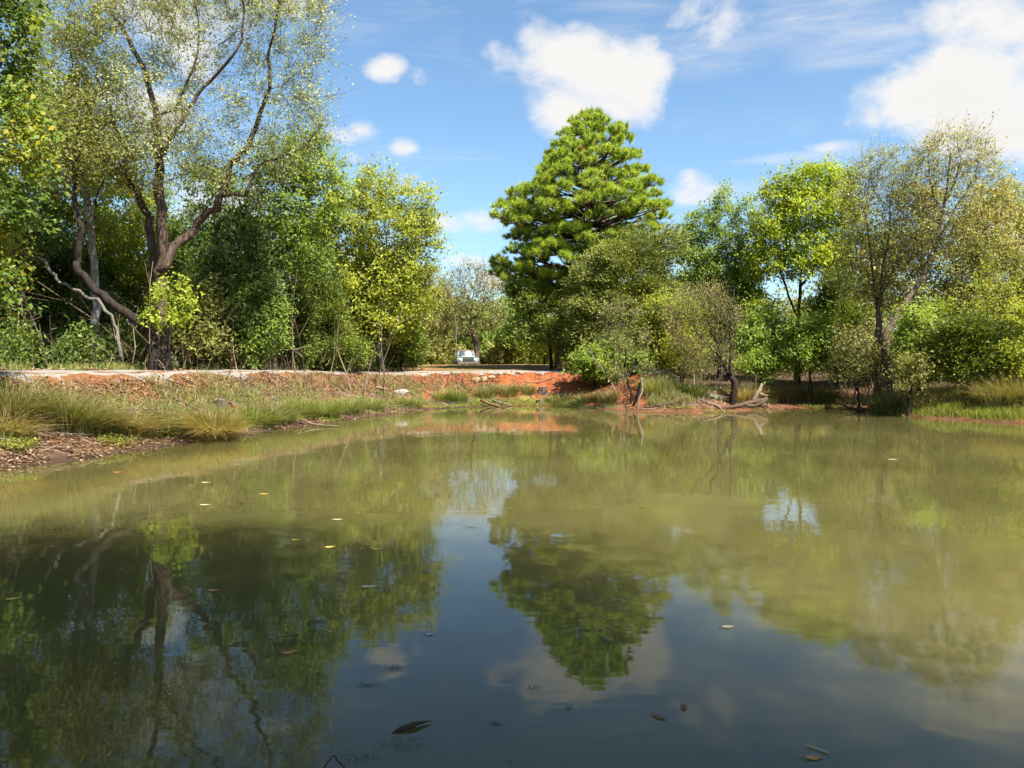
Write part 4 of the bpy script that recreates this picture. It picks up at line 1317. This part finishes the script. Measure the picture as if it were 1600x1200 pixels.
rs = np.random.default_rng(77)
def grass_patch(name, n, px0, px1, s0, s1, h, pal, t0, t1, label, cat='grass', w=.012, clump=.35):
    x, y = scatter_px(rs, int(n * 2.2), px0, px1, s0, s1)
    keep = vnoise(x, y, int(n) % 97, .9) + .5 * vnoise(x, y, int(n) % 89, .35) > clump
    x, y = x[keep][:n], y[keep][:n]
    m = len(x)
    z = np.maximum(zat(x, y), 0) - .01
    P = np.stack([x, y, z], 1)
    ln = rs.normal(size=(m, 2)) * .4
    V, Q, T = blades(rs, P, h * rs.uniform(.4, 1.3, m), ln, w * rs.uniform(.7, 1.4, m) * (1 + y / 30))
    tq = rs.uniform(t0, t1, m)
    bag = Bag(); bag.V = [V]; bag.Q = [Q]; bag.T = [T]; bag.qt = [np.tile(tq, 2)]; bag.tt = [tq]
    tag(link(name, bag.mesh(name, PAL[pal])), label, cat, kind='stuff')
grass_patch('bank_grass', 9000, -60, 660, 1.6, 3.6, .27, 'grass', 0, .95, 'green grass spread over the middle of the dam bank', clump=-.1)
grass_patch('dry_grass', 6000, -60, 760, 2.6, 4.3, .24, 'straw', 0, 1, 'dry tan grass scattered under the dam road', clump=-.1)
grass_patch('verge_grass', 3000, -60, 660, 6.6, 8.0, .34, 'grass', .2, 1, 'thin weeds along the far verge of the gravel road', clump=0)
grass_patch('shore_grass', 3500, 560, 960, .5, 1.8, .16, 'grass', 0, .7, 'short green grass along the waterline below the red bank', clump=-.05)
grass_patch('field_grass', 3500, 640, 940, 7.4, 22, .09, 'straw', 0, .9, 'short dry grass over the tan field', clump=-.2)
grass_patch('point_grass', 19000, 1360, 1680, .35, 4.0, .32, 'weed', 0, .9, 'thick fresh green grass covering the grassy point', clump=-.9)
grass_patch('point_dry_grass', 9000, 1380, 1680, 1.8, 6.0, .46, 'straw', .1, 1, 'tan seed heads of tall grass behind the green point', clump=-.5)
grass_patch('flat_bank_grass', 4500, 1010, 1380, 1.2, 4.2, .4, 'sedge', 0, 1, 'mixed grass on the flat bank under the far trees', clump=0)

# low green weeds at the waterline
def weeds(name, n, px0, px1, s0, s1, label, clump=.1, hgt=.16, size=.06):
    x, y = scatter_px(rs, n * 3, px0, px1, s0, s1)
    keep = vnoise(x, y, n % 83, 1.1) > clump
    x, y = x[keep][:n], y[keep][:n]
    m = len(x)
    P = np.stack([x, y, np.maximum(zat(x, y), 0) + rs.uniform(0, hgt, m) ** 1.0], 1)
    d = norm(rdir(rs, m) * np.array([1, 1, .4])); nr = rdir(rs, m) * .6 + np.array([0, 0, 1.])
    nr = norm(nr - d * (nr * d).sum(1, keepdims=True))
    l = size * rs.uniform(.6, 1.4, m)
    V, Q = leaf_quads(P, d, nr, l, l * .55)
    tag(link(name, mkmesh(name, V, Q, tint=rs.uniform(0, 1, m), mat=PAL['weed'])), label, 'weeds', kind='stuff')
weeds('shore_weeds', 5200, -40, 480, .5, 1.5, 'low bright green weeds creeping over the mud below the dam grass', .15, .2)
weeds('flat_weeds', 6000, 470, 960, .25, 1.4, 'carpet of light green weeds along the waterline under the red bank', .05, .07, .08)
weeds('far_weeds', 2500, 1000, 1420, .1, 1.0, 'patches of green weeds on the far muddy margin', .2, .08, .08)

# fallen leaves and twig litter
def litter_patch(name, n, px0, px1, s0, s1, label, size=.08, clump=-.3):
    x, y = scatter_px(rs, n * 2, px0, px1, s0, s1)
    keep = vnoise(x, y, n % 71, .8) > clump
    x, y = x[keep][:n], y[keep][:n]
    m = len(x)
    P = np.stack([x, y, np.maximum(zat(x, y), 0) + rs.uniform(.005, .05, m)], 1)
    d = norm(rdir(rs, m) * np.array([1, 1, .25])); nr = rdir(rs, m) * .45 + np.array([0, 0, 1.])
    nr = norm(nr - d * (nr * d).sum(1, keepdims=True))
    l = size * rs.uniform(.6, 1.5, m)
    V, Q = leaf_quads(P, d, nr, l, l * .6)
    tag(link(name, mkmesh(name, V, Q, tint=rs.uniform(0, 1, m), mat=PAL['litter'])), label, 'leaf litter', kind='stuff')
litter_patch('leaf_litter', 20000, -60, 780, 2.6, 4.2, 'tan and brown fallen leaves over the upper dam bank', .085, -.8)
litter_patch('shore_litter', 10000, -60, 700, .05, 2.0, 'brown leaf scraps on the muddy margin below the dam', .07)
litter_patch('red_bank_litter', 5000, 700, 1010, 1.2, 4.6, 'leaf scraps scattered over the red clay bank', .08)
litter_patch('far_shore_litter', 5000, 1000, 1420, .1, 5.0, 'fallen leaves over the shaded far bank', .09)
litter_patch('woodland_litter', 9000, -60, 660, 6.7, 12, 'fallen leaves under the dam trees', .11)

tw_mat = tint_mat('dry_twig', [(0, (.04, .025, .015)), (.5, (.14, .095, .06)), (1, (.30, .23, .17))])
def twig_patch(name, n, px0, px1, s0, s1, label):
    x, y = scatter_px(rs, n, px0, px1, s0, s1)
    m = len(x)
    A = np.stack([x, y, np.maximum(zat(x, y), 0) + .03], 1)
    an = rs.uniform(0, 2 * np.pi, m); L = rs.uniform(.25, 1.1, m)
    bx_, by_ = x + np.cos(an) * L, y + np.sin(an) * L
    B = np.stack([bx_, by_, np.maximum(zat(bx_, by_), 0) + rs.uniform(.02, .16, m)], 1)
    V, Q = prisms(A, B, rs.uniform(.006, .018, m), np.full(m, .005))
    tag(link(name, mkmesh(name, V, Q, tint=np.tile(rs.uniform(0, 1, m), 3), mat=tw_mat)), label, 'twigs', kind='stuff')
twig_patch('twig_litter', 1400, -60, 760, .6, 4.2, 'dry twigs and stems strewn over the dam bank')
twig_patch('far_twig_litter', 350, 760, 1420, .4, 5, 'dry twigs strewn over the far bank')

def dead_stems(name, regions, label, seed):
    rs = np.random.default_rng(seed)
    A, B, RA, TI = [], [], [], []
    for (px0, px1, D0, D1, n, h0, h1, r0, r1) in regions:
        D = rs.uniform(D0, D1, n); px = rs.uniform(px0, px1, n); x = (px - 800) / F * D
        sdd, _ = shore_dist(x, D); kp = sdd > 1.2
        x, D = x[kp], D[kp]; n = len(x)
        p = np.stack([x, D, zat(x, D) - .05], 1)
        h = rs.uniform(h0, h1, n); r = rs.uniform(r0, r1, n)
        d = norm(np.stack([rs.normal(size=n) * .25, rs.normal(size=n) * .25, np.ones(n)], 1))
        for k in range(4):                                   # crooked stem of four lengths
            q = p + d * (h / 4)[:, None]
            A.append(p); B.append(q); RA.append(r * (1 - .2 * k)); TI.append(rs.uniform(0, 1, n))
            if k > 0:
                for _ in range(2):
                    e = norm(d + rs.normal(size=(n, 3)) * .8)
                    A.append(p); B.append(p + e * (h * rs.uniform(.12, .3, n))[:, None]); RA.append(r * .35); TI.append(rs.uniform(0, 1, n))
            p = q; d = norm(d + rs.normal(size=(n, 3)) * .16)
    A, B, RA, TI = np.vstack(A), np.vstack(B), np.concatenate(RA), np.concatenate(TI)
    V, Q = prisms(A, B, RA, RA * .75)
    tag(link(name, mkmesh(name, V, Q, tint=np.tile(TI, 3), mat=tw_mat)), label, 'stems', kind='stuff')
dead_stems('dry_stems', [(-40, 640, 27, 40, 90, 2.0, 5.0, .015, .045), (-40, 660, 26, 36, 160, .6, 1.6, .008, .016)], 'thin bare stems standing in the shade under the dam trees', 611)
dead_stems('bank_dry_stems', [(900, 1640, 37, 46, 70, 1.5, 4.5, .015, .04), (960, 1640, 33, 42, 160, .6, 1.8, .008, .016), (1300, 1400, 34, 37, 70, .8, 2.2, .008, .018)], 'bare dead stems tangled along the far bank', 612)

# ------------------------------------------------------------------ logs, stumps, stones
def stick(name, label, pts, radii, bark, cat='branch', group=None, extra=(), sides=8, seed=0):
    """pts: (px, D, z or None for ground + lift)"""
    rs_ = np.random.default_rng(seed + 7)
    P = []
    for (px, D, z) in pts:
        g = ground(px, D)
        P.append(np.array([g[0], g[1], max(g[2], 0) + z]))
    P = np.array(P)
    b = P[0].copy()
    c = catmull(P - b, 4)
    rr = np.interp(np.linspace(0, 1, len(c)), np.linspace(0, 1, len(radii)), radii)
    V, Q, T = tubes([(c, rr)], sides, True, .16, rs_)
    me = mkmesh(name, V, Q, T, mat=BARK[bark], smooth=False)
    if not extra:
        o = link(name, me, loc=tuple(b)); tag(o, label, cat, group); return o
    root = thing(name, b, label, cat, group)
    link('stem', me, root)
    for e_pts, e_r in extra:
        E = []
        for (px, D, z) in e_pts:
            g = ground(px, D); E.append(np.array([g[0], g[1], max(g[2], 0) + z]))
        E = catmull(np.array(E) - b, 3)
        rr = np.interp(np.linspace(0, 1, len(E)), np.linspace(0, 1, len(e_r)), e_r)
        V, Q, T = tubes([(E, rr)], 6, True, .08, rs_)
        link('side_branch', mkmesh('side_branch', V, Q, T, mat=BARK[bark]), root)
    return root
stick('driftwood_post', 'pale bleached driftwood branch standing upright out of the water', [(996, 34.2, -.25), (996, 34.2, .05), (998, 34.2, .45), (1003, 34.25, .75), (1002, 34.3, 1.35)], [.04, .045, .045, .055, .05], 'drift', 'driftwood')
stick('driftwood_branch', 'dark branch propped slantwise against the pale driftwood post', [(990, 35.1, .0), (995, 34.8, .45), (1001, 34.4, 1.15)], [.07, .06, .05], 'drift_dark', 'driftwood')
stick('broken_log', 'broken pale log stub pointing up from the fallen log', [(1172, 35.6, .0), (1178, 35.6, .35), (1186, 35.7, .75), (1191, 35.8, 1.05)], [.10, .095, .09, .06], 'drift', 'log', extra=[([(1186, 35.7, .62), (1194, 35.7, .55), (1200, 35.8, .50)], [.07, .05, .02])])
stick('fallen_log', 'dark reddish fallen log lying along the far waterline below the broken log', [(1120, 34.2, .02), (1135, 34.3, .06), (1152, 34.6, .12), (1172, 35.1, .24), (1198, 35.6, .36)], [.04, .06, .08, .11, .12], 'drift_dark', 'log',
      extra=[([(1165, 34.8, .12), (1180, 35.0, .14), (1200, 35.2, .16)], [.09, .08, .05]), ([(1172, 35.0, .05), (1186, 35.0, .22), (1196, 35.1, .36)], [.07, .06, .04])])
stick('fallen_branch', 'grey forked dead branch with its end dipping in the pond', [(1094, 34.2, .28), (1106, 34.0, .22), (1118, 33.8, .20), (1126, 33.5, .10), (1132, 33.2, -.06)], [.03, .05, .06, .05, .04], 'drift', 'branch',
      extra=[([(1106, 34.0, .22), (1102, 33.9, .36), (1098, 33.9, .42)], [.03, .025, .015]), ([(1114, 33.9, .2), (1112, 33.7, .05), (1112, 33.6, -.04)], [.03, .03, .02])])
stick('fallen_branch', 'dark rotten log half in the water between post and willow', [(1008, 34.3, .02), (1030, 34.1, .04), (1046, 34.2, .10), (1060, 34.5, .18), (1070, 34.7, .2)], [.03, .06, .10, .11, .07], 'drift_dark', 'log')
stick('fallen_branch', 'short dark snag poking out of the water left of the sapling', [(980, 33.8, -.1), (979, 33.8, .15), (977, 33.8, .38)], [.035, .035, .025], 'drift_dark', 'branch')
stick('fallen_branch', 'brown pole lying at the waterline below the grey green tufts', [(752, 38.2, .22), (765, 37.7, .12), (780, 37.3, .04)], [.07, .06, .05], 'drift_red', 'branch')
stick('fallen_branch', 'thin grey pole beside the brown pole at the waterline', [(770, 38.6, .16), (785, 38.2, .10), (800, 37.9, .03)], [.045, .04, .03], 'drift', 'branch')
stick('bent_stick', 'thin dark curved stick leaning down the red bank from the road', [(722, 41.2, .12), (724, 40.8, .08), (730, 40.2, .08), (742, 39.6, .05)], [.03, .03, .028, .02], 'drift_dark', 'branch')
stick('fallen_branch', 'long pale root trailing across the top of the red bank', [(800, 41.6, .08), (830, 41.4, .06), (850, 41.5, .08), (868, 41.6, .14)], [.012, .022, .022, .016], 'drift', 'branch')
stick('fallen_branch', 'pale stick lying on bare mud below the middle dam grass', [(470, 25.9, .16), (485, 25.6, .1), (500, 25.4, .06), (530, 25.2, .04)], [.03, .03, .025, .015], 'drift', 'branch')
stick('fallen_branch', 'reddish arched stick on the road verge by the fence post', [(405, 33.2, .1), (418, 33.2, .42), (436, 33.3, .62)], [.035, .035, .02], 'drift_red', 'branch')
stick('fallen_branch', 'pale broken limb on the litter near the corner of the dam', [(586, 36.6, .1), (597, 36.5, .22), (606, 36.5, .2)], [.05, .07, .04], 'drift', 'branch')
stick('fallen_branch', 'dry brown branch lying at the brush heap waterline', [(1310, 34.5, .35), (1325, 34.2, .16), (1345, 33.8, .08), (1352, 33.6, .03)], [.03, .05, .06, .03], 'drift_dark', 'branch')
stick('fallen_branch', 'pale leaning dead limb rising through the brush heap', [(1330, 34.6, .05), (1336, 34.8, .8), (1338, 35.0, 1.6)], [.04, .035, .02], 'drift', 'branch')
stick('fallen_branch', 'second pale dead limb slanting right of the brush heap', [(1352, 34.8, .3), (1358, 34.6, .9), (1346, 34.9, 1.7)], [.035, .03, .02], 'drift', 'branch')
# fence post and thin pole
rp_ = ground(393, 33.6)
pm = plain_mat('rusty_red_paint', (.22, .035, .025), .7)
V, Q, T = tubes([(np.array([[0, 0, -.2], [0, 0, .6], [0, 0, 1.2]]), np.array([.055, .055, .05]))], 8)
root = thing('fence_post', rp_, 'red painted metal fence post at the verge behind the dam road', 'fence post')
link('post', mkmesh('post', V, Q, T, mat=pm), root)
V, Q, T = tubes([(np.array([[0, 0, 1.201], [0, 0, 1.24]]), np.array([.062, .055]))], 8)
link('cap', mkmesh('cap', V, Q, T, mat=pm), root)
stick('sapling_pole', 'thin pale bare sapling stem left of the parked truck', [(713, 64.0, -.1), (712, 64.0, 1.2), (713, 64.0, 2.6), (711, 64.0, 4.2)], [.05, .045, .04, .02], 'grey', 'sapling',
      extra=[([(712, 64, 2.6), (705, 64.1, 3.2), (700, 64.2, 3.9)], [.02, .018, .01])])

def stump(px, D, r, h, label, seed):
    rs_ = np.random.default_rng(seed)
    b = ground(px, D)
    root = thing('tree_stump', b, label, 'stump', 'stumps on the bank')
    k = 14
    an = np.linspace(0, 2 * np.pi, k, endpoint=False)
    flare = 1 + .35 * rs_.uniform(0, 1, k) * (np.sin(an * 3 + seed) > .1)
    VV = []
    for (zz, f) in ((-.15, 1.45), (0.0, 1.25), (.35 * h, 1.02), (h, .92)):
        fl = 1 + (flare - 1) * max(0, 1 - zz / h)
        VV.append(np.stack([np.cos(an) * r * f * fl, np.sin(an) * r * f * fl, np.full(k, zz) + (rs_.uniform(-.04, .04, k) if zz == h else 0)], 1))
    V = np.vstack(VV)
    Q = [[a * k + i, a * k + (i + 1) % k, (a + 1) * k + (i + 1) % k, (a + 1) * k + i] for a in range(3) for i in range(k)]
    link('stump_body', mkmesh('stump_body', V, Q, mat=BARK['brown']), root)
    top = VV[-1] * np.array([.97, .97, 1]) + np.array([0, 0, .004])
    Vt = np.vstack([top, top.mean(0, keepdims=True) + [[0, 0, .01]]])
    Tt = [[i, (i + 1) % k, k] for i in range(k)]
    link('cut_face', mkmesh('cut_face', Vt, tris=Tt, mat=BARK['drift']), root)
stump(198, 21.4, .20, .26, 'low weathered stump with pale cut top under the dam road', 1)
stump(236, 21.9, .22, .30, 'larger weathered stump with dark hollow right of the pale stump', 2)
stump(345, 25.6, .20, .26, 'small grey stump hidden in litter near the road edge', 3)
stump(848, 40.4, .22, .30, 'grey stump standing high on the red bank', 4)
stump(880, 39.4, .18, .26, 'small grey stump low on the red bank', 5)
stump(843, 38.9, .18, .20, 'low dark stump near the foot of the red bank', 6)

def rock(px, D, sx, sy, sz, label, mat, seed, lift=0, cat='rock', name='rock', group='flat stones along the road edge'):
    rs_ = np.random.default_rng(seed)
    bm = bmesh.new()
    bmesh.ops.create_icosphere(bm, subdivisions=2, radius=1)
    for v in bm.verts:
        n_ = 1 + .16 * math.sin(v.co.x * 4 + seed) * math.cos(v.co.y * 5 + seed * 2) + rs_.uniform(-.07, .07)
        v.co = Vector((v.co.x * n_ * sx, v.co.y * n_ * sy, max(-.5, min(.62, v.co.z * n_)) * sz))
    me = bpy.data.meshes.new(name); bm.to_mesh(me); bm.free(); me.materials.append(mat)
    b = ground(px, D)
    o = link(name, me, loc=(b[0], b[1], b[2] + .3 * sz + lift)); o.rotation_euler = (rs_.uniform(-.15, .15), rs_.uniform(-.15, .15), rs_.uniform(0, 3))
    tag(o, label, cat, group)
st_m = plain_mat('sandstone', (.30, .20, .115), .9, noise=.4, nscale=6)
st_g = plain_mat('grey_stone', (.24, .21, .18), .9, noise=.4, nscale=6)
for i, (px, D, sx, sy, sz, lab) in enumerate([
    (744, 41.4, .28, .2, .2, 'flat tan stone first in the line along the road edge'), (756, 41.6, .2, .17, .2, 'chunky tan stone second in the line along the road edge'),
    (768, 41.8, .2, .15, .16, 'tan stone midway along the road edge line'), (781, 42.2, .18, .15, .12, 'smallest tan stone in the road edge line'),
    (793, 42.3, .22, .16, .14, 'flat tan stone near the end of the road edge line'), (812, 42.5, .26, .18, .14, 'last flat stone of the road edge line below the pine')]):
    rock(px, D, sx, sy, sz, lab, st_m, 700 + i)
rock(625, 37.0, .34, .24, .22, 'pale grey rounded stone on the litter by the dam corner', st_g, 720)
rock(752, 40.4, .10, .08, .08, 'tiny white stone on the red slope', plain_mat('white_stone', (.75, .73, .7), .8), 721)

# ------------------------------------------------------------------ parked truck beyond the field
def truck():
    b = ground(727, 64.5)
    root = thing('parked_truck', (b[0], b[1], b[2] - .02), 'pale green old pickup truck with glaring windshield parked beyond the field', 'truck')
    root.scale = (.84, .84, .84)
    root.rotation_euler = (0, 0, R(10))      # front faces the pond (-y local)
    paint = plain_mat('pale_green_paint', (.25, .34, .30), .35, noise=.12, nscale=3, coat=.4)
    dark = plain_mat('dark_trim', (.02, .02, .02), .6)
    chrome = plain_mat('dull_chrome', (.55, .55, .53), .3, 1.0, .1)
    glass, nt, o = newmat('windshield_glass')
    gb = nt.nodes.new('ShaderNodeBsdfPrincipled')
    gb.inputs['Base Color'].default_value = (.05, .06, .06, 1); gb.inputs['Roughness'].default_value = .24; gb.inputs['Specular IOR Level'].default_value = 1.0; gb.inputs['IOR'].default_value = 1.9
    nt.links.new(gb.outputs[0], o.inputs[0])
    roofm = plain_mat('rusty_roof', (.26, .14, .10), .7)
    rubber = plain_mat('tyre_rubber', (.03, .03, .03), .9)
    lens = plain_mat('headlight_lens', (.75, .75, .72), .15, noise=.05)
    def bx(name, x0, x1, y0, y1, z0, z1, mat, bev=.05, parent=root, taper=None):
        bm = bmesh.new()
        bmesh.ops.create_cube(bm, size=1)
        for v in bm.verts:
            v.co = Vector(((x0 + x1) / 2 + v.co.x * (x1 - x0), (y0 + y1) / 2 + v.co.y * (y1 - y0), (z0 + z1) / 2 + v.co.z * (z1 - z0)))
            if taper and v.co.z > (z0 + z1) / 2:
                v.co.x *= taper
        if bev:
            bmesh.ops.bevel(bm, geom=list(bm.edges), offset=bev, segments=3, affect='EDGES')
        me = bpy.data.meshes.new(name); bm.to_mesh(me); bm.free(); me.materials.append(mat)
        return link(name, me, parent)
    bx('body', -.93, .93, -2.4, 2.6, .48, 1.00, paint, .10)
    bx('hood', -.72, .72, -2.36, -.85, .98, 1.17, paint, .08)
    for s in (-1, 1):
        bx('fender', s * .98 - .16 if s > 0 else s * .98 - .06, s * .98 + .06 if s > 0 else s * .98 + .16, -2.38, -.9, .62, 1.06, paint, .09)
    bx('cab', -.86, .86, -.55, 1.0, .98, 1.66, paint, .08, taper=.88)
    bx('roof', -.79, .79, -.52, 1.05, 1.655, 1.74, roofm, .035)
    # curved windshield
    k = 13
    Vv = []
    for (zz, yy, hw) in ((1.10, -.98, .80), (1.62, -.70, .70)):
        for x in np.linspace(-1, 1, k):
            Vv.append((x * hw, yy + .22 * x * x, zz))
    Qq = [[i, i + 1, k + i + 1, k + i] for i in range(k - 1)]
    link('windshield', mkmesh('windshield', Vv, Qq, mat=glass, smooth=True), root)
    for s in (-1, 1):
        bar = np.array([[s * .83, -.77, 1.08], [s * .72, -.44, 1.68]])
        V, Q, T = tubes([(bar, np.array([.045, .045]))], 6); link('pillar', mkmesh('pillar', V, Q, T, mat=paint), root)
    bx('cowl', -.84, .84, -1.0, -.5, .985, 1.105, paint, .03)
    bx('grille', -.52, .52, -2.46, -2.40, .66, .94, dark, .01)
    for z in (.70, .78, .86):
        bx('grille_bar', -.50, .50, -2.485, -2.461, z, z + .03, chrome, 0)
    bx('bumper', -1.0, 1.0, -2.66, -2.50, .42, .60, chrome, .04)
    for s in (-1, 1):
        for (rr, nm, yy, mt) in ((.13, 'headlight', -2.47, lens),):
            bm = bmesh.new(); bmesh.ops.create_uvsphere(bm, u_segments=16, v_segments=8, radius=rr)
            for v in bm.verts: v.co = Vector((v.co.x + s * .70, v.co.y * .5 + yy + .03, v.co.z + .80))
            me = bpy.data.meshes.new(nm); bm.to_mesh(me); bm.free(); me.materials.append(mt); link(nm, me, root)
        bx('mirror', s * 1.02 - .09, s * 1.02 + .09, -.80, -.74, 1.22, 1.42, chrome, .02)
        for yy in (-1.6, 1.75):
            bm = bmesh.new(); bmesh.ops.create_cone(bm, cap_ends=True, segments=24, radius1=.37, radius2=.37, depth=.24)
            bmesh.ops.bevel(bm, geom=[e for e in bm.edges if abs(e.verts[0].co.z - e.verts[1].co.z) < 1e-4], offset=.05, segments=2, affect='EDGES')
            for v in bm.verts: v.co = Vector((v.co.z + s * .82, v.co.x + yy, v.co.y + .37))
            me = bpy.data.meshes.new('wheel'); bm.to_mesh(me); bm.free(); me.materials.append(rubber); wh = link('wheel', me, root)
            bm = bmesh.new(); bmesh.ops.create_cone(bm, cap_ends=True, segments=18, radius1=.2, radius2=.17, depth=.05)
            for v in bm.verts: v.co = Vector(((v.co.z + .135) * s + s * .82, v.co.x + yy, v.co.y + .37))
            me = bpy.data.meshes.new('rim'); bm.to_mesh(me); bm.free(); me.materials.append(chrome); link('rim', me, wh)
    bx('cargo_bed', -.90, .90, 1.06, 2.62, .99, 1.12, paint, .03)
truck()

# ------------------------------------------------------------------ things floating on the pond
fl_mats = {'yellow': plain_mat('yellow_leaf', (.52, .33, .05), .6), 'orange': plain_mat('orange_leaf', (.50, .19, .05), .6), 'tan': plain_mat('tan_leaf', (.50, .40, .22), .6), 'brown': plain_mat('brown_leaf', (.16, .08, .05), .7)}
def float_leaf(px, py, L, ang, colr_, label, seed):
    rs_ = np.random.default_rng(seed)
    D = F * EYE / (py - HOR)
    root = thing('floating_leaf', ((px - 800) / F * D, D, .002), label, 'leaf', 'leaves floating on the pond')
    root.rotation_euler = (0, 0, ang)
    k = 9
    t = np.linspace(0, 1, k)
    wv = .24 * L * np.sin(np.pi * t ** .8) ** .8 * (1 + .12 * rs_.normal(size=k))
    wv[0] = wv[-1] = .002
    x = (t - .5) * L; z = .004 * (np.abs(t - .5) * 2) ** 2
    V = np.vstack([np.stack([x, wv, z + .003], 1), np.stack([x, np.zeros(k), z], 1), np.stack([x, -wv, z + .003], 1)])
    Q = [[r * k + i, r * k + i + 1, (r + 1) * k + i + 1, (r + 1) * k + i] for r in (0, 1) for i in range(k - 1)]
    link('blade', mkmesh('blade', V, Q, mat=fl_mats[colr_], smooth=True), root)
    V, Q, T = tubes([(np.array([[-.5 * L, 0, .004], [-.66 * L, .02 * L, .003], [-.8 * L, .06 * L, .002]]), np.array([.0025, .002, .002]))], 4)
    link('leaf_stem', mkmesh('leaf_stem', V, Q, T, mat=fl_mats['brown']), root)
for i, (px, py, L, an, c, lab) in enumerate([
    (20, 936, .12, .5, 'yellow', 'yellow leaf floating at the frame edge over the dark reflection'),
    (334, 923, .10, .1, 'orange', 'orange brown leaf floating among the trunk reflections'),
    (453, 1020, .11, .6, 'orange', 'dull red leaf floating under the reflected pale tree'),
    (463, 844, .11, -.2, 'yellow', 'small yellow leaf highest of three above the yellow tree reflection'),
    (516, 855, .12, .4, 'yellow', 'bright yellow leaf floating middle of three near the yellow reflection'),
    (590, 858, .11, .1, 'yellow', 'yellow leaf floating third of three toward the open sky reflection'),
    (578, 917, .15, .1, 'tan', 'pale tan leaf floating below the yellow tree reflection'),
    (527, 812, .14, 0, 'tan', 'pale leaf floating in the olive water midway'),
    (322, 754, .16, .1, 'tan', 'pale leaf floating near the dam shallows'),
    (321, 789, .15, 0, 'tan', 'cream leaf floating just below the shallows leaf'),
    (183, 738, .16, .1, 'orange', 'red brown leaf floating close to the muddy margin'),
    (413, 772, .14, .2, 'yellow', 'small yellow leaf floating alone off the dam bank'),
    (1137, 980, .10, .2, 'tan', 'cream leaf floating right of the reflected pine'),
    (1272, 1185, .09, .1, 'orange', 'orange leaf floating nearest the viewer'),
    (1068, 1105, .08, 1.4, 'brown', 'dark brown upright leaf scrap below the reflected pine'),
    (1027, 1120, .09, 2.3, 'brown', 'thin brown leaf scrap beside the reflected cloud'),
    (672, 992, .06, .3, 'tan', 'tiny pale fleck on the open sky reflection'),
    (1094, 646, .3, 0, 'tan', 'pale leaf fleck by the dipping dead branch'),
    (1395, 718, .2, 0, 'tan', 'pale fleck off the grassy point'),
]):
    float_leaf(px, py, L, an, c, lab, 800 + i)
# bark chunk, red twig, straw, scum
def water_pt(px, py, z=0.0):
    D = F * EYE / (py - HOR)
    return np.array([(px - 800) / F * D, D, z])
A = water_pt(612, 1146); B = water_pt(674, 1129)
P = np.array([A, A * .7 + B * .3 + [0, 0, .012], A * .4 + B * .6 + [0, 0, .02], B + [0, 0, .012]])
c = catmull(P - A, 4)
V, Q, T = tubes([(c, np.interp(np.linspace(0, 1, len(c)), [0, .25, .6, 1], [.004, .016, .018, .003]))], 8, True, .15, np.random.default_rng(3))
V[:, 2] *= .8
tag(link('floating_bark', mkmesh('floating_bark', V, Q, T, mat=BARK['drift_dark']), loc=tuple(A)), 'dark curl of bark floating on the near blue water', 'bark')
red_tw = plain_mat('red_twig', (.05, .016, .016), .6)
A = water_pt(496, 1206)
P = np.array([A - [0, 0, .03], water_pt(510, 1200, .02), water_pt(522, 1193, .04), water_pt(530, 1198, .02), water_pt(556, 1206, -.02)])
V, Q, T = tubes([(catmull(P - A, 4), np.full(17, .004))], 6, True)
tag(link('red_twig', mkmesh('red_twig', V, Q, T, mat=red_tw), loc=tuple(A)), 'bent reddish twig poking from the water at the bottom edge', 'twig')
A = water_pt(1258, 1166, .006); B = water_pt(1294, 1178, .006)
V, Q, T = tubes([(catmull(np.array([A, (A + B) / 2 + [0, .005, .002], B]) - A, 4), np.full(9, .004))], 5, True)
tag(link('floating_straw', mkmesh('floating_straw', V, Q, T, mat=fl_mats['tan']), loc=tuple(A)), 'pale straw floating near the bottom of the pond view', 'straw')
scum = Bag()
scum_mat = plain_mat('dark_algae', (.018, .026, .018), .7)
for (px, py, hw, hh, k) in [(325, 957, 22, 5, 160), (740, 824, 14, 2, 60), (775, 804, 12, 2, 40), (615, 1044, 16, 6, 120), (575, 1072, 28, 4, 140), (775, 1132, 12, 4, 70), (835, 1075, 14, 4, 60), (888, 1107, 7, 3, 30), (630, 1165, 45, 14, 260), (560, 1185, 40, 12, 200),
                             (390, 748, 18, 2, 40), (395, 725, 14, 2, 30), (620, 767, 14, 1.5, 30), (596, 764, 8, 1.5, 20), (430, 783, 8, 1.5, 20), (360, 802, 8, 2, 24), (362, 834, 10, 2, 24), (480, 702, 18, 1.2, 30), (800, 1190, 20, 3, 30), (427, 942, 9, 2, 30)]:
    u = rs.normal(size=(k, 2)) * .5
    pts = np.array([water_pt(px + u_[0] * hw, py + u_[1] * hh, .003) for u_ in u])
    d = norm(rdir(rs, k) * np.array([1, 1, .0])); nr = np.tile(np.array([[0, 0, 1.]]), (k, 1))
    l = rs.uniform(.3, 1, k) * pts[:, 1] * .0035
    V, Q = leaf_quads(pts, d, nr, l, l * .3)
    V[:, 2] += rs.uniform(0, .003, len(V))
    scum.add(V, Q, None)
tag(link('algae_flecks', scum.mesh('algae_flecks', scum_mat)), 'dark algae flecks and scum drifting on the pond', 'algae', kind='stuff')
print('leaf tris', TREE_TRIS[0], 'all', sum(len(m.loops) - 2 * len(m.polygons) for m in bpy.data.meshes))
